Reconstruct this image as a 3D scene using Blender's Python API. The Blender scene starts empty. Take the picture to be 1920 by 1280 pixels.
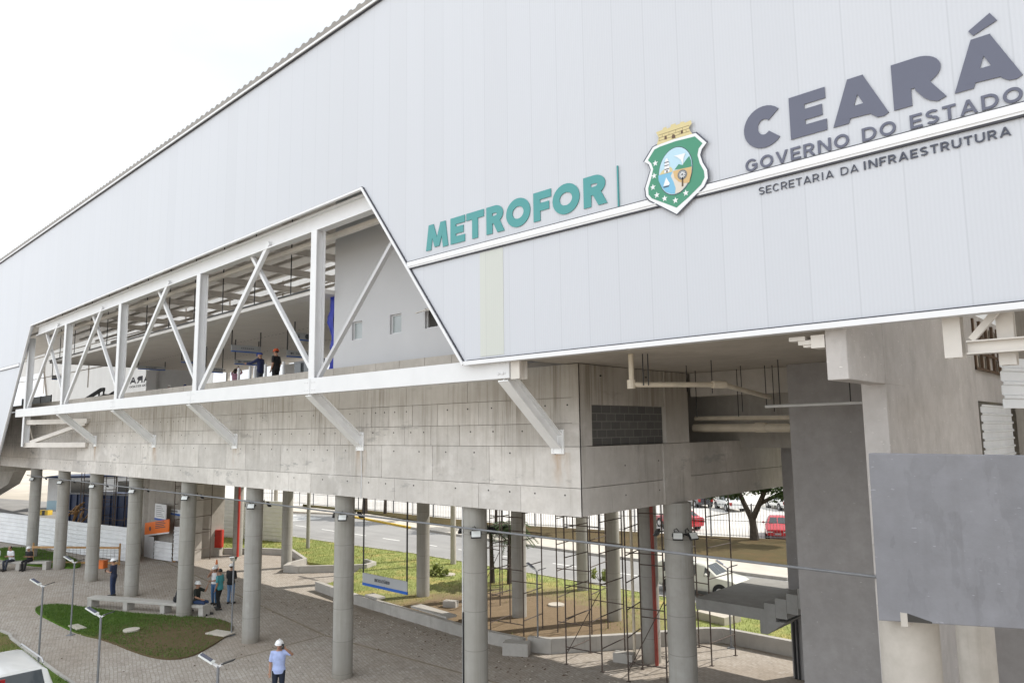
import bpy, bmesh, math, random
import numpy as np
from mathutils import Vector, Matrix
R = math.radians
random.seed(7); rng = np.random.default_rng(7)
SC = bpy.context.scene; COL = SC.collection
# ------------------------------------------------------------------ camera
cd = bpy.data.cameras.new('camera'); cam = bpy.data.objects.new('camera', cd); COL.objects.link(cam)
cd.sensor_width = 36; cd.sensor_fit = 'HORIZONTAL'; cd.lens = 25.737; cd.clip_start = .1; cd.clip_end = 3000
_r = Vector((.7304634, .6828430, -.0121972)); _u = Vector((.0915663, -.0802228, .9925623)); _f = Vector((-.6767857, .7261472, .1211255))
m4 = Matrix((_r, _u, -_f)).transposed().to_4x4(); m4.translation = (0, 0, 7.6)
cam.matrix_world = m4; SC.camera = cam
# ------------------------------------------------------------------ light
SUN_EL, SUN_AZ = R(47), math.atan2(.5, 1.0)      # azimuth from +y towards +x
w = bpy.data.worlds.new('World'); SC.world = w; w.use_nodes = True
nt = w.node_tree; nt.nodes.clear()
out = nt.nodes.new('ShaderNodeOutputWorld'); bg = nt.nodes.new('ShaderNodeBackground'); bg.inputs[1].default_value = .1
sky = nt.nodes.new('ShaderNodeTexSky'); sky.sky_type = 'NISHITA'; sky.sun_disc = False
sky.sun_elevation = SUN_EL; sky.sun_rotation = SUN_AZ; sky.air_density = 1.0; sky.dust_density = 3
tc = nt.nodes.new('ShaderNodeTexCoord'); mp = nt.nodes.new('ShaderNodeMapping'); mp.inputs['Scale'].default_value = (1, 1, 2.2)
nz = nt.nodes.new('ShaderNodeTexNoise'); nz.inputs['Scale'].default_value = 2.2; nz.inputs['Detail'].default_value = 6
mr = nt.nodes.new('ShaderNodeMapRange'); mr.inputs[1].default_value = .3; mr.inputs[2].default_value = .7; mr.inputs[3].default_value = .80; mr.inputs[4].default_value = 1.0
mx = nt.nodes.new('ShaderNodeMix'); mx.data_type = 'RGBA'; mx.inputs[7].default_value = (9.6, 9.9, 10.3, 1)
L = nt.links.new
L(tc.outputs['Generated'], mp.inputs[0]); L(mp.outputs[0], nz.inputs['Vector']); L(nz.outputs[0], mr.inputs[0])
sx = nt.nodes.new('ShaderNodeSeparateXYZ'); L(tc.outputs['Generated'], sx.inputs[0])
gy = nt.nodes.new('ShaderNodeMapRange'); gy.inputs[1].default_value = -.9; gy.inputs[2].default_value = .8; gy.inputs[3].default_value = 1.42; gy.inputs[4].default_value = .54; L(sx.outputs[1], gy.inputs[0])
n2 = nt.nodes.new('ShaderNodeTexNoise'); n2.inputs['Scale'].default_value = 3.0; n2.inputs['Detail'].default_value = 5; L(mp.outputs[0], n2.inputs['Vector'])
m2 = nt.nodes.new('ShaderNodeMapRange'); m2.inputs[1].default_value = .35; m2.inputs[2].default_value = .65; m2.inputs[3].default_value = .93; m2.inputs[4].default_value = 1.05; L(n2.outputs[0], m2.inputs[0])
mm_ = nt.nodes.new('ShaderNodeMath'); mm_.operation = 'MULTIPLY'; L(gy.outputs[0], mm_.inputs[0]); L(m2.outputs[0], mm_.inputs[1])
vs_ = nt.nodes.new('ShaderNodeVectorMath'); vs_.operation = 'SCALE'; vs_.inputs[0].default_value = (9.55, 9.95, 10.35); L(mm_.outputs[0], vs_.inputs['Scale']); L(vs_.outputs[0], mx.inputs[7])
L(mr.outputs[0], mx.inputs[0]); L(sky.outputs[0], mx.inputs[6]); L(mx.outputs[2], bg.inputs[0]); L(bg.outputs[0], out.inputs[0])
sl = bpy.data.lights.new('sun', 'SUN'); sl.energy = 3.2; sl.angle = R(.5); sl.color = (1, .95, .87)
so = bpy.data.objects.new('sun', sl); COL.objects.link(so)
sd = Vector((math.cos(SUN_EL) * math.sin(SUN_AZ), math.cos(SUN_EL) * math.cos(SUN_AZ), math.sin(SUN_EL)))
so.rotation_euler = sd.to_track_quat('Z', 'Y').to_euler(); so.location = (20, 60, 60)
SC.view_settings.view_transform = 'Standard'; SC.view_settings.look = 'None'; SC.view_settings.exposure = .66; SC.view_settings.gamma = 1
SC.cycles.max_bounces = 7; SC.cycles.diffuse_bounces = 5; SC.cycles.glossy_bounces = 3; SC.cycles.transmission_bounces = 4; SC.cycles.use_denoising = True

# ------------------------------------------------------------------ materials
def newmat(name):
    m = bpy.data.materials.new(name); m.use_nodes = True
    return m, m.node_tree, m.node_tree.nodes['Principled BSDF']
def N(t, kind, **kw):
    n = t.nodes.new(kind)
    for k, v in kw.items():
        if k in n.inputs: n.inputs[k].default_value = v
        else: setattr(n, k, v)
    return n
def mixc(t, fac, a, b, blend='MIX'):
    n = t.nodes.new('ShaderNodeMix'); n.data_type = 'RGBA'; n.blend_type = blend
    for i, v in ((0, fac), (6, a), (7, b)):
        if isinstance(v, (int, float)): n.inputs[i].default_value = v
        elif isinstance(v, tuple): n.inputs[i].default_value = (*v[:3], 1)
        else: t.links.new(v, n.inputs[i])
    return n.outputs[2]
def math_(t, op, a, b=None, c=None):
    n = t.nodes.new('ShaderNodeMath'); n.operation = op
    for i, v in enumerate((a, b, c)):
        if v is None: continue
        if isinstance(v, (int, float)): n.inputs[i].default_value = v
        else: t.links.new(v, n.inputs[i])
    return n.outputs[0]
def rangemap(t, v, a, b, c=0., d=1.):
    n = t.nodes.new('ShaderNodeMapRange'); t.links.new(v, n.inputs[0])
    for i, x in enumerate((a, b, c, d)): n.inputs[i + 1].default_value = x
    return n.outputs[0]
def coords(t, scale=(1, 1, 1), src='Object'):
    c = t.nodes.new('ShaderNodeTexCoord'); m = t.nodes.new('ShaderNodeMapping'); m.inputs['Scale'].default_value = scale
    t.links.new(c.outputs[src], m.inputs[0]); return m.outputs[0]
def noise(t, vec, scale, detail=4, rough=.55):
    n = N(t, 'ShaderNodeTexNoise', Scale=scale, Detail=detail, Roughness=rough); t.links.new(vec, n.inputs['Vector']); return n.outputs[0]
def worldpos(t, scale=(1, 1, 1)):
    g = t.nodes.new('ShaderNodeNewGeometry'); m = t.nodes.new('ShaderNodeMapping'); m.inputs['Scale'].default_value = scale
    t.links.new(g.outputs['Position'], m.inputs[0]); return m.outputs[0]
def bump(t, b, h, strength=.3, dist=.02):
    n = N(t, 'ShaderNodeBump', Strength=strength, Distance=dist); t.links.new(h, n.inputs['Height']); t.links.new(n.outputs[0], b.inputs['Normal'])
def plain(name, col, rough=.5, var=.08, scale=3., metal=0., bmp=0., spec=.5, coat=0.):
    m, t, b = newmat(name); v = coords(t); n = noise(t, v, scale)
    f = rangemap(t, n, .3, .7)
    t.links.new(mixc(t, f, tuple(c * (1 - var) for c in col), tuple(min(1, c * (1 + var)) for c in col)), b.inputs['Base Color'])
    b.inputs['Roughness'].default_value = rough; b.inputs['Metallic'].default_value = metal
    b.inputs['Specular IOR Level'].default_value = spec; b.inputs['Coat Weight'].default_value = coat
    if bmp: bump(t, b, noise(t, v, scale * 8), bmp, .01)
    return m
def concrete(name, col, streak=.35, joints=0., dirt=.25, panel=False, scale=1., patch=0.):
    m, t, b = newmat(name); v = coords(t)
    n1 = rangemap(t, noise(t, v, .45 * scale, 6, .6), .3, .7); n2 = rangemap(t, noise(t, v, 3.2 * scale, 6, .65), .32, .7)
    c = mixc(t, n1, tuple(x * .80 for x in col), tuple(min(1, x * 1.10) for x in col))
    c = mixc(t, n2, c, mixc(t, .5, c, (col[0] * .66, col[1] * .65, col[2] * .62)))
    s = rangemap(t, noise(t, coords(t, (7, 7, .35)), 1.0, 4, .6), .52, .72)
    sm = math_(t, 'MULTIPLY', s, rangemap(t, noise(t, v, .6, 3), .4, .65))
    c = mixc(t, math_(t, 'MULTIPLY', sm, streak), c, (col[0] * .42, col[1] * .39, col[2] * .34))
    d = rangemap(t, noise(t, v, 1.3 * scale, 8, .7), .60, .78)
    c = mixc(t, math_(t, 'MULTIPLY', d, dirt), c, (col[0] * .5, col[1] * .5, col[2] * .5))
    h = noise(t, v, 14, 5, .6)
    if patch:
        p1 = rangemap(t, noise(t, coords(t, (1.5, 1.5, .55)), 1.0, 5, .62), .50, .515); p2 = rangemap(t, noise(t, coords(t, (.9, .9, 1.3)), 1.3, 6, .6), .53, .545)
        c = mixc(t, math_(t, 'MULTIPLY', p1, patch), c, tuple(x * 1.28 for x in col)); c = mixc(t, math_(t, 'MULTIPLY', p2, patch * .8), c, tuple(x * .80 for x in col))
        sc = rangemap(t, noise(t, coords(t, (9, 9, 30)), 1.0, 2, .5), .70, .74); c = mixc(t, math_(t, 'MULTIPLY', sc, .4), c, tuple(min(1, x * 1.9) for x in col))
    if panel:
        a = t.nodes.new('ShaderNodeAttribute'); a.attribute_name = 'shade'
        cc = t.nodes.new('ShaderNodeCombineColor'); [t.links.new(a.outputs['Fac'], cc.inputs[i]) for i in range(3)]
        c = mixc(t, 1., c, cc.outputs[0], 'MULTIPLY')
        z = t.nodes.new('ShaderNodeSeparateXYZ'); t.links.new(v, z.inputs[0])
        # weather drips that run down from the deck edge
        fine = math_(t, 'MULTIPLY', rangemap(t, noise(t, coords(t, (9, 9, .20)), 1.0, 4, .75), .46, .62), rangemap(t, noise(t, coords(t, (.9, .9, .3)), 1.0, 3), .38, .60))
        sm_ = rangemap(t, noise(t, coords(t, (.55, .55, 1.9)), 1.0, 6, .68), .60, .66)
        c = mixc(t, math_(t, 'MULTIPLY', sm_, .7), c, (.33, .32, .305))
        pale = rangemap(t, noise(t, coords(t, (.8, .8, 1.1)), 1.0, 5, .6), .60, .70)
        c = mixc(t, math_(t, 'MULTIPLY', pale, .4), c, (.78, .75, .72))
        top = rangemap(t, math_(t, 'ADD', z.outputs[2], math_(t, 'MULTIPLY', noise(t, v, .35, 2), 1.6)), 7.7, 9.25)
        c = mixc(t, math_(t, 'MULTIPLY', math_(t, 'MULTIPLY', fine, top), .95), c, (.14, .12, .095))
        x_ = z.outputs[0]; rust = None
        for xi in (-42.78, -34.98, -27.21, -19.04, -11.13):
            q = rangemap(t, math_(t, 'ABSOLUTE', math_(t, 'SUBTRACT', x_, xi + 30 + .05)), .08, .34, 1, 0); rust = q if rust is None else math_(t, 'ADD', rust, q)
        rz_ = math_(t, 'MULTIPLY', rangemap(t, z.outputs[2], 6.2, 7.02), math_(t, 'LESS_THAN', z.outputs[2], 7.08))
        rust = math_(t, 'MULTIPLY', math_(t, 'MULTIPLY', rust, rz_), rangemap(t, noise(t, coords(t, (5, 5, 1.2)), 1.0, 4), .38, .62))
        c = mixc(t, math_(t, 'MULTIPLY', rust, .75), c, (.36, .20, .08))
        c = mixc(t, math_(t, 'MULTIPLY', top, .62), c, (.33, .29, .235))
    if joints:
        z = t.nodes.new('ShaderNodeSeparateXYZ'); t.links.new(v, z.inputs[0])
        oi = t.nodes.new('ShaderNodeObjectInfo'); zz = math_(t, 'ADD', z.outputs[2], oi.outputs['Random'])
        fr = math_(t, 'FRACT', math_(t, 'DIVIDE', zz, joints))
        j = math_(t, 'LESS_THAN', fr, .022)
        seg = math_(t, 'FLOOR', math_(t, 'DIVIDE', zz, joints))
        wn = t.nodes.new('ShaderNodeTexWhiteNoise'); wn.noise_dimensions = '1D'; t.links.new(math_(t, 'ADD', seg, math_(t, 'MULTIPLY', oi.outputs['Random'], 77.)), wn.inputs['W'])
        c = mixc(t, math_(t, 'MULTIPLY', wn.outputs[0], .22), c, (col[0] * .62, col[1] * .6, col[2] * .57))
        base = math_(t, 'MULTIPLY', rangemap(t, math_(t, 'ADD', z.outputs[2], math_(t, 'MULTIPLY', noise(t, v, 3.0, 4), .5)), .25, .75, 1, 0), .5)
        c = mixc(t, base, c, (.20, .165, .125))
        c = mixc(t, math_(t, 'MULTIPLY', oi.outputs['Random'], .42), c, (col[0] * .7, col[1] * .68, col[2] * .63))
        vst = rangemap(t, noise(t, coords(t, (4, 4, .25)), 1.0, 3, .6), .48, .62)
        c = mixc(t, math_(t, 'MULTIPLY', vst, .4), c, (col[0] * .6, col[1] * .58, col[2] * .53))
        c = mixc(t, math_(t, 'MULTIPLY', j, .38), c, (col[0] * .35, col[1] * .34, col[2] * .32))
    t.links.new(c, b.inputs['Base Color']); b.inputs['Roughness'].default_value = .85; b.inputs['Specular IOR Level'].default_value = .25
    bump(t, b, h, .25, .015)
    return m
MT = {}
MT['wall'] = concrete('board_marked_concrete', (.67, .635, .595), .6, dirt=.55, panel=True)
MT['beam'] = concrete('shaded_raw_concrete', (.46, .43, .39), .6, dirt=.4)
MT['soffit'] = concrete('soffit_concrete', (.50, .455, .40), .1, dirt=.35)
MT['column'] = concrete('column_concrete', (.42, .41, .385), .5, joints=.98)
MT['kerb'] = concrete('kerb_concrete', (.47, .45, .42), .4)
MT['pier'] = concrete('pale_render', (.53, .50, .48), .15, dirt=.12, patch=.12)
MT['greywall'] = concrete('grey_painted_render', (.355, .34, .335), .08, dirt=.06, patch=.04)
MT['parapet'] = concrete('blue_grey_painted_render', (.225, .225, .242), .25, dirt=.2, scale=1.0, patch=.16)
MT['landing'] = concrete('fresh_stair_concrete', (.33, .325, .31), .2, dirt=.3)
MT['upstand'] = concrete('upstand_block', (.50, .465, .42), .3)
MT['upstandwall'] = concrete('deck_edge_block', (.50, .46, .415), .25, dirt=.3)
MT['white'] = plain('white_steel_paint', (.70, .70, .705), .42, .03, 2)
MT['offwhite'] = plain('dusty_white_steel', (.66, .62, .57), .5, .08, 2)
MT['trim'] = plain('white_trim', (.72, .72, .73), .35, .03)
MT['gasket'] = plain('dark_gasket', (.05, .05, .06), .6)
MT['bracewhite'] = plain('ground_lit_steel_white', (.84, .84, .835), .42, .04, 2)  # steel white lightened: ground bounce on the braces is put into the colour
MT['black'] = plain('black_metal', (.018, .018, .02), .45)
MT['dark'] = plain('dark_and_void_shade', (.05, .047, .042), .9)  # near black: shade of openings put into colour, dark fittings too
MT['galv'] = plain('galvanised_steel', (.20, .205, .215), .6, .12, 6, .1)
MT['pipe'] = plain('beige_pvc', (.60, .53, .42), .4, .1)
MT['pipegrey'] = plain('grey_pvc', (.55, .55, .54), .4, .1)
MT['rustpipe'] = plain('rusty_scaffold', (.085, .062, .05), .7, .3, 9)
MT['red'] = plain('red_paint', (.50, .04, .025), .35, .1)
MT['oxide'] = plain('red_oxide', (.27, .05, .035), .5, .15)
MT['orange'] = plain('orange_sign', (.80, .17, .015), .45, .04)
MT['orangeplastic'] = plain('orange_plastic', (.65, .16, .03), .5, .15)
MT['wood'] = plain('timber', (.42, .25, .11), .75, .25, 8)
MT['blue'] = plain('blue_container', (.022, .038, .095), .5, .2, 2)
MT['tarp'] = plain('blue_tarp', (.02, .035, .33), .5, .2, 4)
MT['signgrey'] = plain('sign_grey', (.36, .37, .38), .4, .03)
MT['signblue'] = plain('sign_blue', (.015, .10, .42), .4, .03)
MT['signwhite'] = plain('sign_white', (.72, .73, .74), .4, .03)
MT['teal'] = plain('teal_letter', (.055, .27, .27), .4, .02)
MT['slate'] = plain('slate_letter', (.10, .106, .15), .4, .02)
MT['ink'] = plain('ink_letter', (.05, .055, .08), .4, .02)
MT['textdark'] = plain('dark_print', (.06, .065, .075), .5, .02)
MT['text'] = plain('soft_print', (.16, .17, .18), .5, .02)
MT['roof'] = plain('weathered_roof_sheet', (.235, .215, .195), .55, .15, 1.2)
MT['ceil'] = plain('ceiling_board', (.70, .68, .66), .7, .05, 1)
MT['room'] = plain('grey_plaster', (.52, .52, .53), .7, .03, .6)
MT['hoard'] = plain('white_corrugated_sheet', (.72, .73, .74), .4, .07, 1.4)
MT['block'] = None
MT['skin'] = plain('skin', (.36, .20, .13), .55, .08, 6)
MT['hair'] = plain('dark_hair', (.012, .009, .008), .6)
MT['helmet'] = plain('white_hard_hat', (.80, .80, .80), .3, .02)
MT['helmetorange'] = plain('orange_hard_hat', (.55, .085, .02), .35)
MT['shoe'] = plain('dark_shoe', (.02, .018, .017), .5)
MT['tyre'] = plain('tyre', (.018, .018, .018), .8)
MT['rim'] = plain('alloy_rim', (.45, .45, .46), .35, .05, 3, .7)
MT['carwhite'] = plain('white_car_paint', (.78, .78, .76), .25, .02, 1, coat=.6)
MT['carcream'] = plain('off_white_car_paint', (.62, .62, .55), .3, .04, 1, coat=.4)
MT['carred'] = plain('red_car_paint', (.50, .02, .03), .25, .05, 1, coat=.6)
MT['cardark'] = plain('dark_car_paint', (.04, .04, .05), .25, .05, 1, coat=.6)
MT['lamp'] = plain('lamp_glass', (.75, .77, .75), .15, .02)
MT['taillight'] = plain('red_lens', (.35, .01, .012), .15)
MT['solar'] = plain('solar_cell', (.10, .11, .16), .2, .1, 12)
MT['yellow'] = plain('yellow_kerb_paint', (.62, .42, .05), .7, .2, 4)
MT['paintwhite'] = plain('road_paint', (.74, .74, .72), .7, .08, 5)
MT['bark'] = plain('bark', (.055, .042, .032), .9, .3, 5, bmp=.5)
MT['crestgreen'] = plain('crest_green', (.045, .235, .14), .4, .02)
MT['crestblue'] = plain('crest_sky', (.42, .60, .70), .4, .02)
MT['crestsea'] = plain('crest_sea', (.17, .42, .60), .4, .02)
MT['crestyellow'] = plain('crest_gold', (.58, .49, .25), .4, .03)
MT['crestsand'] = plain('crest_sand', (.56, .38, .17), .4, .03)
MT['crestcream'] = plain('crest_cream', (.62, .56, .48), .4, .03)
MT['tan'] = plain('tan_pipe', (.60, .45, .28), .5, .1)
MT['brown'] = plain('brown_frame', (.10, .06, .035), .6, .2)
def glassmat(name, col, rough=.05):
    m, t, b = newmat(name); v = coords(t)
    t.links.new(mixc(t, noise(t, v, 1.5), tuple(c * .8 for c in col), tuple(c * 1.2 for c in col)), b.inputs['Base Color'])
    b.inputs['Roughness'].default_value = rough; b.inputs['Specular IOR Level'].default_value = .9
    return m
MT['glass'] = glassmat('tinted_glass', (.025, .03, .033)); MT['frost'] = glassmat('frosted_glass', (.30, .33, .33), .25); MT['carglass'] = glassmat('car_glass', (.05, .06, .065), .03)
def cladding(name, col, trans):
    m, t, b = newmat(name); v = coords(t); s = t.nodes.new('ShaderNodeSeparateXYZ'); t.links.new(v, s.inputs[0])
    x = s.outputs[0]
    fr = math_(t, 'FRACT', math_(t, 'DIVIDE', math_(t, 'ADD', x, 400.27), .722))
    seam = math_(t, 'LESS_THAN', fr, .030)
    rib = math_(t, 'SINE', math_(t, 'MULTIPLY', x, 2 * math.pi / .0602))
    pid = math_(t, 'FLOOR', math_(t, 'DIVIDE', math_(t, 'ADD', x, 400.27), .722))
    wn = t.nodes.new('ShaderNodeTexWhiteNoise'); wn.noise_dimensions = '1D'; t.links.new(pid, wn.inputs['W'])
    c = mixc(t, wn.outputs[0], tuple(k * .97 for k in col), col)
    c = mixc(t, math_(t, 'MULTIPLY', rangemap(t, rib, -1, 1), .10), c, tuple(k * .72 for k in col))
    c = mixc(t, math_(t, 'MULTIPLY', rangemap(t, noise(t, coords(t, (1, 1, .12)), .9, 5), .4, .75), .10), c, (.55, .55, .56))
    c = mixc(t, math_(t, 'MULTIPLY', seam, .16), c, (.3, .31, .33))
    t.links.new(c, b.inputs['Base Color']); b.inputs['Roughness'].default_value = .32; b.inputs['Specular IOR Level'].default_value = .45
    bump(t, b, rib, .18, .004)
    tr = t.nodes.new('ShaderNodeBsdfTranslucent'); t.links.new(c, tr.inputs[0]); ms = t.nodes.new('ShaderNodeMixShader'); ms.inputs[0].default_value = trans
    o = t.nodes['Material Output']; t.links.new(b.outputs[0], ms.inputs[1]); t.links.new(tr.outputs[0], ms.inputs[2]); t.links.new(ms.outputs[0], o.inputs[0])
    return m
MT['clad'] = cladding('ribbed_polycarbonate', (.595, .61, .65), .10)
MT['cladfar'] = cladding('far_ribbed_polycarbonate', (.82, .83, .84), .70)
MT['cladyellow'] = cladding('yellowed_polycarbonate', (.595, .61, .565), .10)
def blockmat():
    m, t, b = newmat('dark_concrete_block'); v = coords(t); s = t.nodes.new('ShaderNodeSeparateXYZ'); t.links.new(v, s.inputs[0])
    cb = t.nodes.new('ShaderNodeCombineXYZ'); t.links.new(s.outputs[1], cb.inputs[0]); t.links.new(s.outputs[2], cb.inputs[1])
    br = N(t, 'ShaderNodeTexBrick', Scale=1.0); br.inputs['Brick Width'].default_value = .39; br.inputs['Row Height'].default_value = .195; br.inputs['Mortar Size'].default_value = .008
    br.inputs['Color1'].default_value = (.10, .098, .093, 1); br.inputs['Color2'].default_value = (.14, .135, .125, 1); br.inputs['Mortar'].default_value = (.26, .25, .23, 1)
    t.links.new(cb.outputs[0], br.inputs['Vector'])
    t.links.new(mixc(t, math_(t, 'MULTIPLY', noise(t, v, 5), .5), br.outputs[0], (.06, .055, .05)), b.inputs['Base Color']); b.inputs['Roughness'].default_value = .95
    return m
MT['block'] = blockmat()
def paving():
    m, t, b = newmat('interlocking_pavers'); v = worldpos(t)
    mp2 = t.nodes.new('ShaderNodeMapping'); mp2.inputs['Rotation'].default_value = (0, 0, R(18)); t.links.new(v, mp2.inputs[0])
    wob = N(t, 'ShaderNodeTexNoise', Scale=2.6); t.links.new(v, wob.inputs['Vector'])
    vv = t.nodes.new('ShaderNodeVectorMath'); vv.operation = 'MULTIPLY_ADD'; t.links.new(wob.outputs['Color'], vv.inputs[0]); vv.inputs[1].default_value = (.13, .13, 0); t.links.new(mp2.outputs[0], vv.inputs[2])
    br = N(t, 'ShaderNodeTexBrick', Scale=1.0); br.inputs['Brick Width'].default_value = .23; br.inputs['Row Height'].default_value = .115; br.inputs['Mortar Size'].default_value = .012; br.inputs['Mortar Smooth'].default_value = .4
    br.inputs['Color1'].default_value = (.37, .335, .295, 1); br.inputs['Color2'].default_value = (.455, .42, .38, 1); br.inputs['Mortar'].default_value = (.275, .245, .21, 1)
    t.links.new(vv.outputs[0], br.inputs['Vector'])
    c = br.outputs[0]
    big = rangemap(t, noise(t, v, .16, 5, .6), .35, .68)
    c = mixc(t, math_(t, 'MULTIPLY', big, .62), c, (.27, .22, .17))
    med = rangemap(t, noise(t, v, 1.1, 6, .7), .5, .75)
    c = mixc(t, math_(t, 'MULTIPLY', med, .48), c, (.18, .15, .12))
    fine = rangemap(t, noise(t, v, 3.6, 4, .7), .54, .7)
    c = mixc(t, math_(t, 'MULTIPLY', fine, .45), c, (.16, .14, .12))
    pale = rangemap(t, noise(t, worldpos(t, (1.3, .7, 1)), 2.0, 4, .7), .58, .74)
    c = mixc(t, math_(t, 'MULTIPLY', pale, .42), c, (.56, .53, .50))
    t.links.new(c, b.inputs['Base Color']); b.inputs['Roughness'].default_value = .9; b.inputs['Specular IOR Level'].default_value = .2
    bump(t, b, br.outputs['Fac'], .35, -.01)
    return m
MT['paving'] = paving()
def lawn(name, green, soil, cx, cy, r0, r1, soilmax=.9):
    m, t, b = newmat(name); v = worldpos(t)
    s = t.nodes.new('ShaderNodeVectorMath'); s.operation = 'DISTANCE'; t.links.new(v, s.inputs[0]); s.inputs[1].default_value = (cx, cy, 0)
    d = math_(t, 'ADD', s.outputs['Value'], rangemap(t, noise(t, v, .9, 5, .65), 0, 1, -2.2, 2.2))
    f = math_(t, 'MULTIPLY', rangemap(t, d, r0, r1, 1, 0), soilmax)
    n = rangemap(t, noise(t, v, 2.6, 6, .7), .3, .72); n2 = rangemap(t, noise(t, v, 16, 4, .7), .3, .7)
    g = mixc(t, n, tuple(k * .62 for k in green), tuple(k * 1.25 for k in green)); g = mixc(t, math_(t, 'MULTIPLY', n2, .5), g, tuple(k * .5 for k in green))
    g = mixc(t, math_(t, 'MULTIPLY', rangemap(t, noise(t, v, .7, 4), .5, .7), .35), g, (green[0] * 2.2, green[1] * 1.25, green[2] * 1.6))
    so_ = mixc(t, n2, tuple(k * .75 for k in soil), tuple(k * 1.15 for k in soil)); so_ = mixc(t, math_(t, 'MULTIPLY', n, .4), so_, tuple(k * .6 for k in soil))
    t.links.new(mixc(t, f, g, so_), b.inputs['Base Color']); b.inputs['Roughness'].default_value = .95; b.inputs['Specular IOR Level'].default_value = .1
    bump(t, b, noise(t, v, 22, 4, .7), .8, .03)
    return m
MT['lawn'] = lawn('front_lawn', (.095, .19, .022), (.15, .105, .065), -28.4, 12.6, 3.2, 5.6, .92)
MT['lawndry'] = lawn('side_lawn', (.11, .175, .035), (.20, .145, .075), -33.6, 7.0, .5, 3.0, .8)
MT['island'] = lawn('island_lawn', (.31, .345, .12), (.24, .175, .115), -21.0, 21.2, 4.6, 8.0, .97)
MT['verge'] = lawn('verge_soil_shaded', (.085, .075, .028), (.125, .09, .052), -30, 45, 6, 30, .6)  # both colours darkened to hold the tree shade lying on the verge
def asphalt():
    m, t, b = newmat('worn_asphalt'); v = worldpos(t)
    c = mixc(t, rangemap(t, noise(t, v, .35, 6), .3, .7), (.25, .245, .24), (.33, .325, .315)); c = mixc(t, math_(t, 'MULTIPLY', noise(t, v, 9, 5), .4), c, (.18, .18, .18))
    c = mixc(t, math_(t, 'MULTIPLY', rangemap(t, noise(t, worldpos(t, (.06, .9, 1)), 1.2, 4), .5, .7), .4), c, (.19, .187, .183))
    t.links.new(c, b.inputs['Base Color']); b.inputs['Roughness'].default_value = .9; bump(t, b, noise(t, v, 40, 3), .3, .01); return m
MT['asphalt'] = asphalt()
MT['lot'] = plain('pale_concrete_lot', (.50, .48, .45), .9, .12, .3)
MT['walk'] = plain('pale_pavement', (.48, .44, .38), .9, .1, .8)
MT['dirtstrip'] = plain('dirt_filled_joint', (.235, .195, .145), .95, .25, 1.5)
MT['ground'] = plain('bare_ground', (.44, .40, .34), .95, .15, .15)
def leafmat(name, a, b_):
    m, t, b = newmat(name); v = worldpos(t)
    c = mixc(t, rangemap(t, noise(t, v, 2.2, 4), .3, .7), a, b_); c = mixc(t, math_(t, 'MULTIPLY', noise(t, v, 14), .5), c, tuple(k * .4 for k in a))
    t.links.new(c, b.inputs['Base Color']); b.inputs['Roughness'].default_value = .6
    tr = t.nodes.new('ShaderNodeBsdfTranslucent'); t.links.new(c, tr.inputs[0]); ms = t.nodes.new('ShaderNodeMixShader'); ms.inputs[0].default_value = .3
    o = t.nodes['Material Output']; t.links.new(b.outputs[0], ms.inputs[1]); t.links.new(tr.outputs[0], ms.inputs[2]); t.links.new(ms.outputs[0], o.inputs[0])
    return m
MT['leaf'] = leafmat('broad_leaf', (.035, .065, .015), (.085, .13, .03)); MT['palm'] = leafmat('palm_leaf', (.05, .09, .025), (.10, .15, .05))
MT['blade'] = leafmat('grass_blade', (.085, .165, .02), (.15, .24, .045))
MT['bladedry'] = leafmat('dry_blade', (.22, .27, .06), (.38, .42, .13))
_cloth = {}
def cloth(col):
    k = tuple(col)
    if k not in _cloth: _cloth[k] = plain('cloth_%d' % len(_cloth), col, .85, .12, 9, bmp=.2)
    return _cloth[k]

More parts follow.
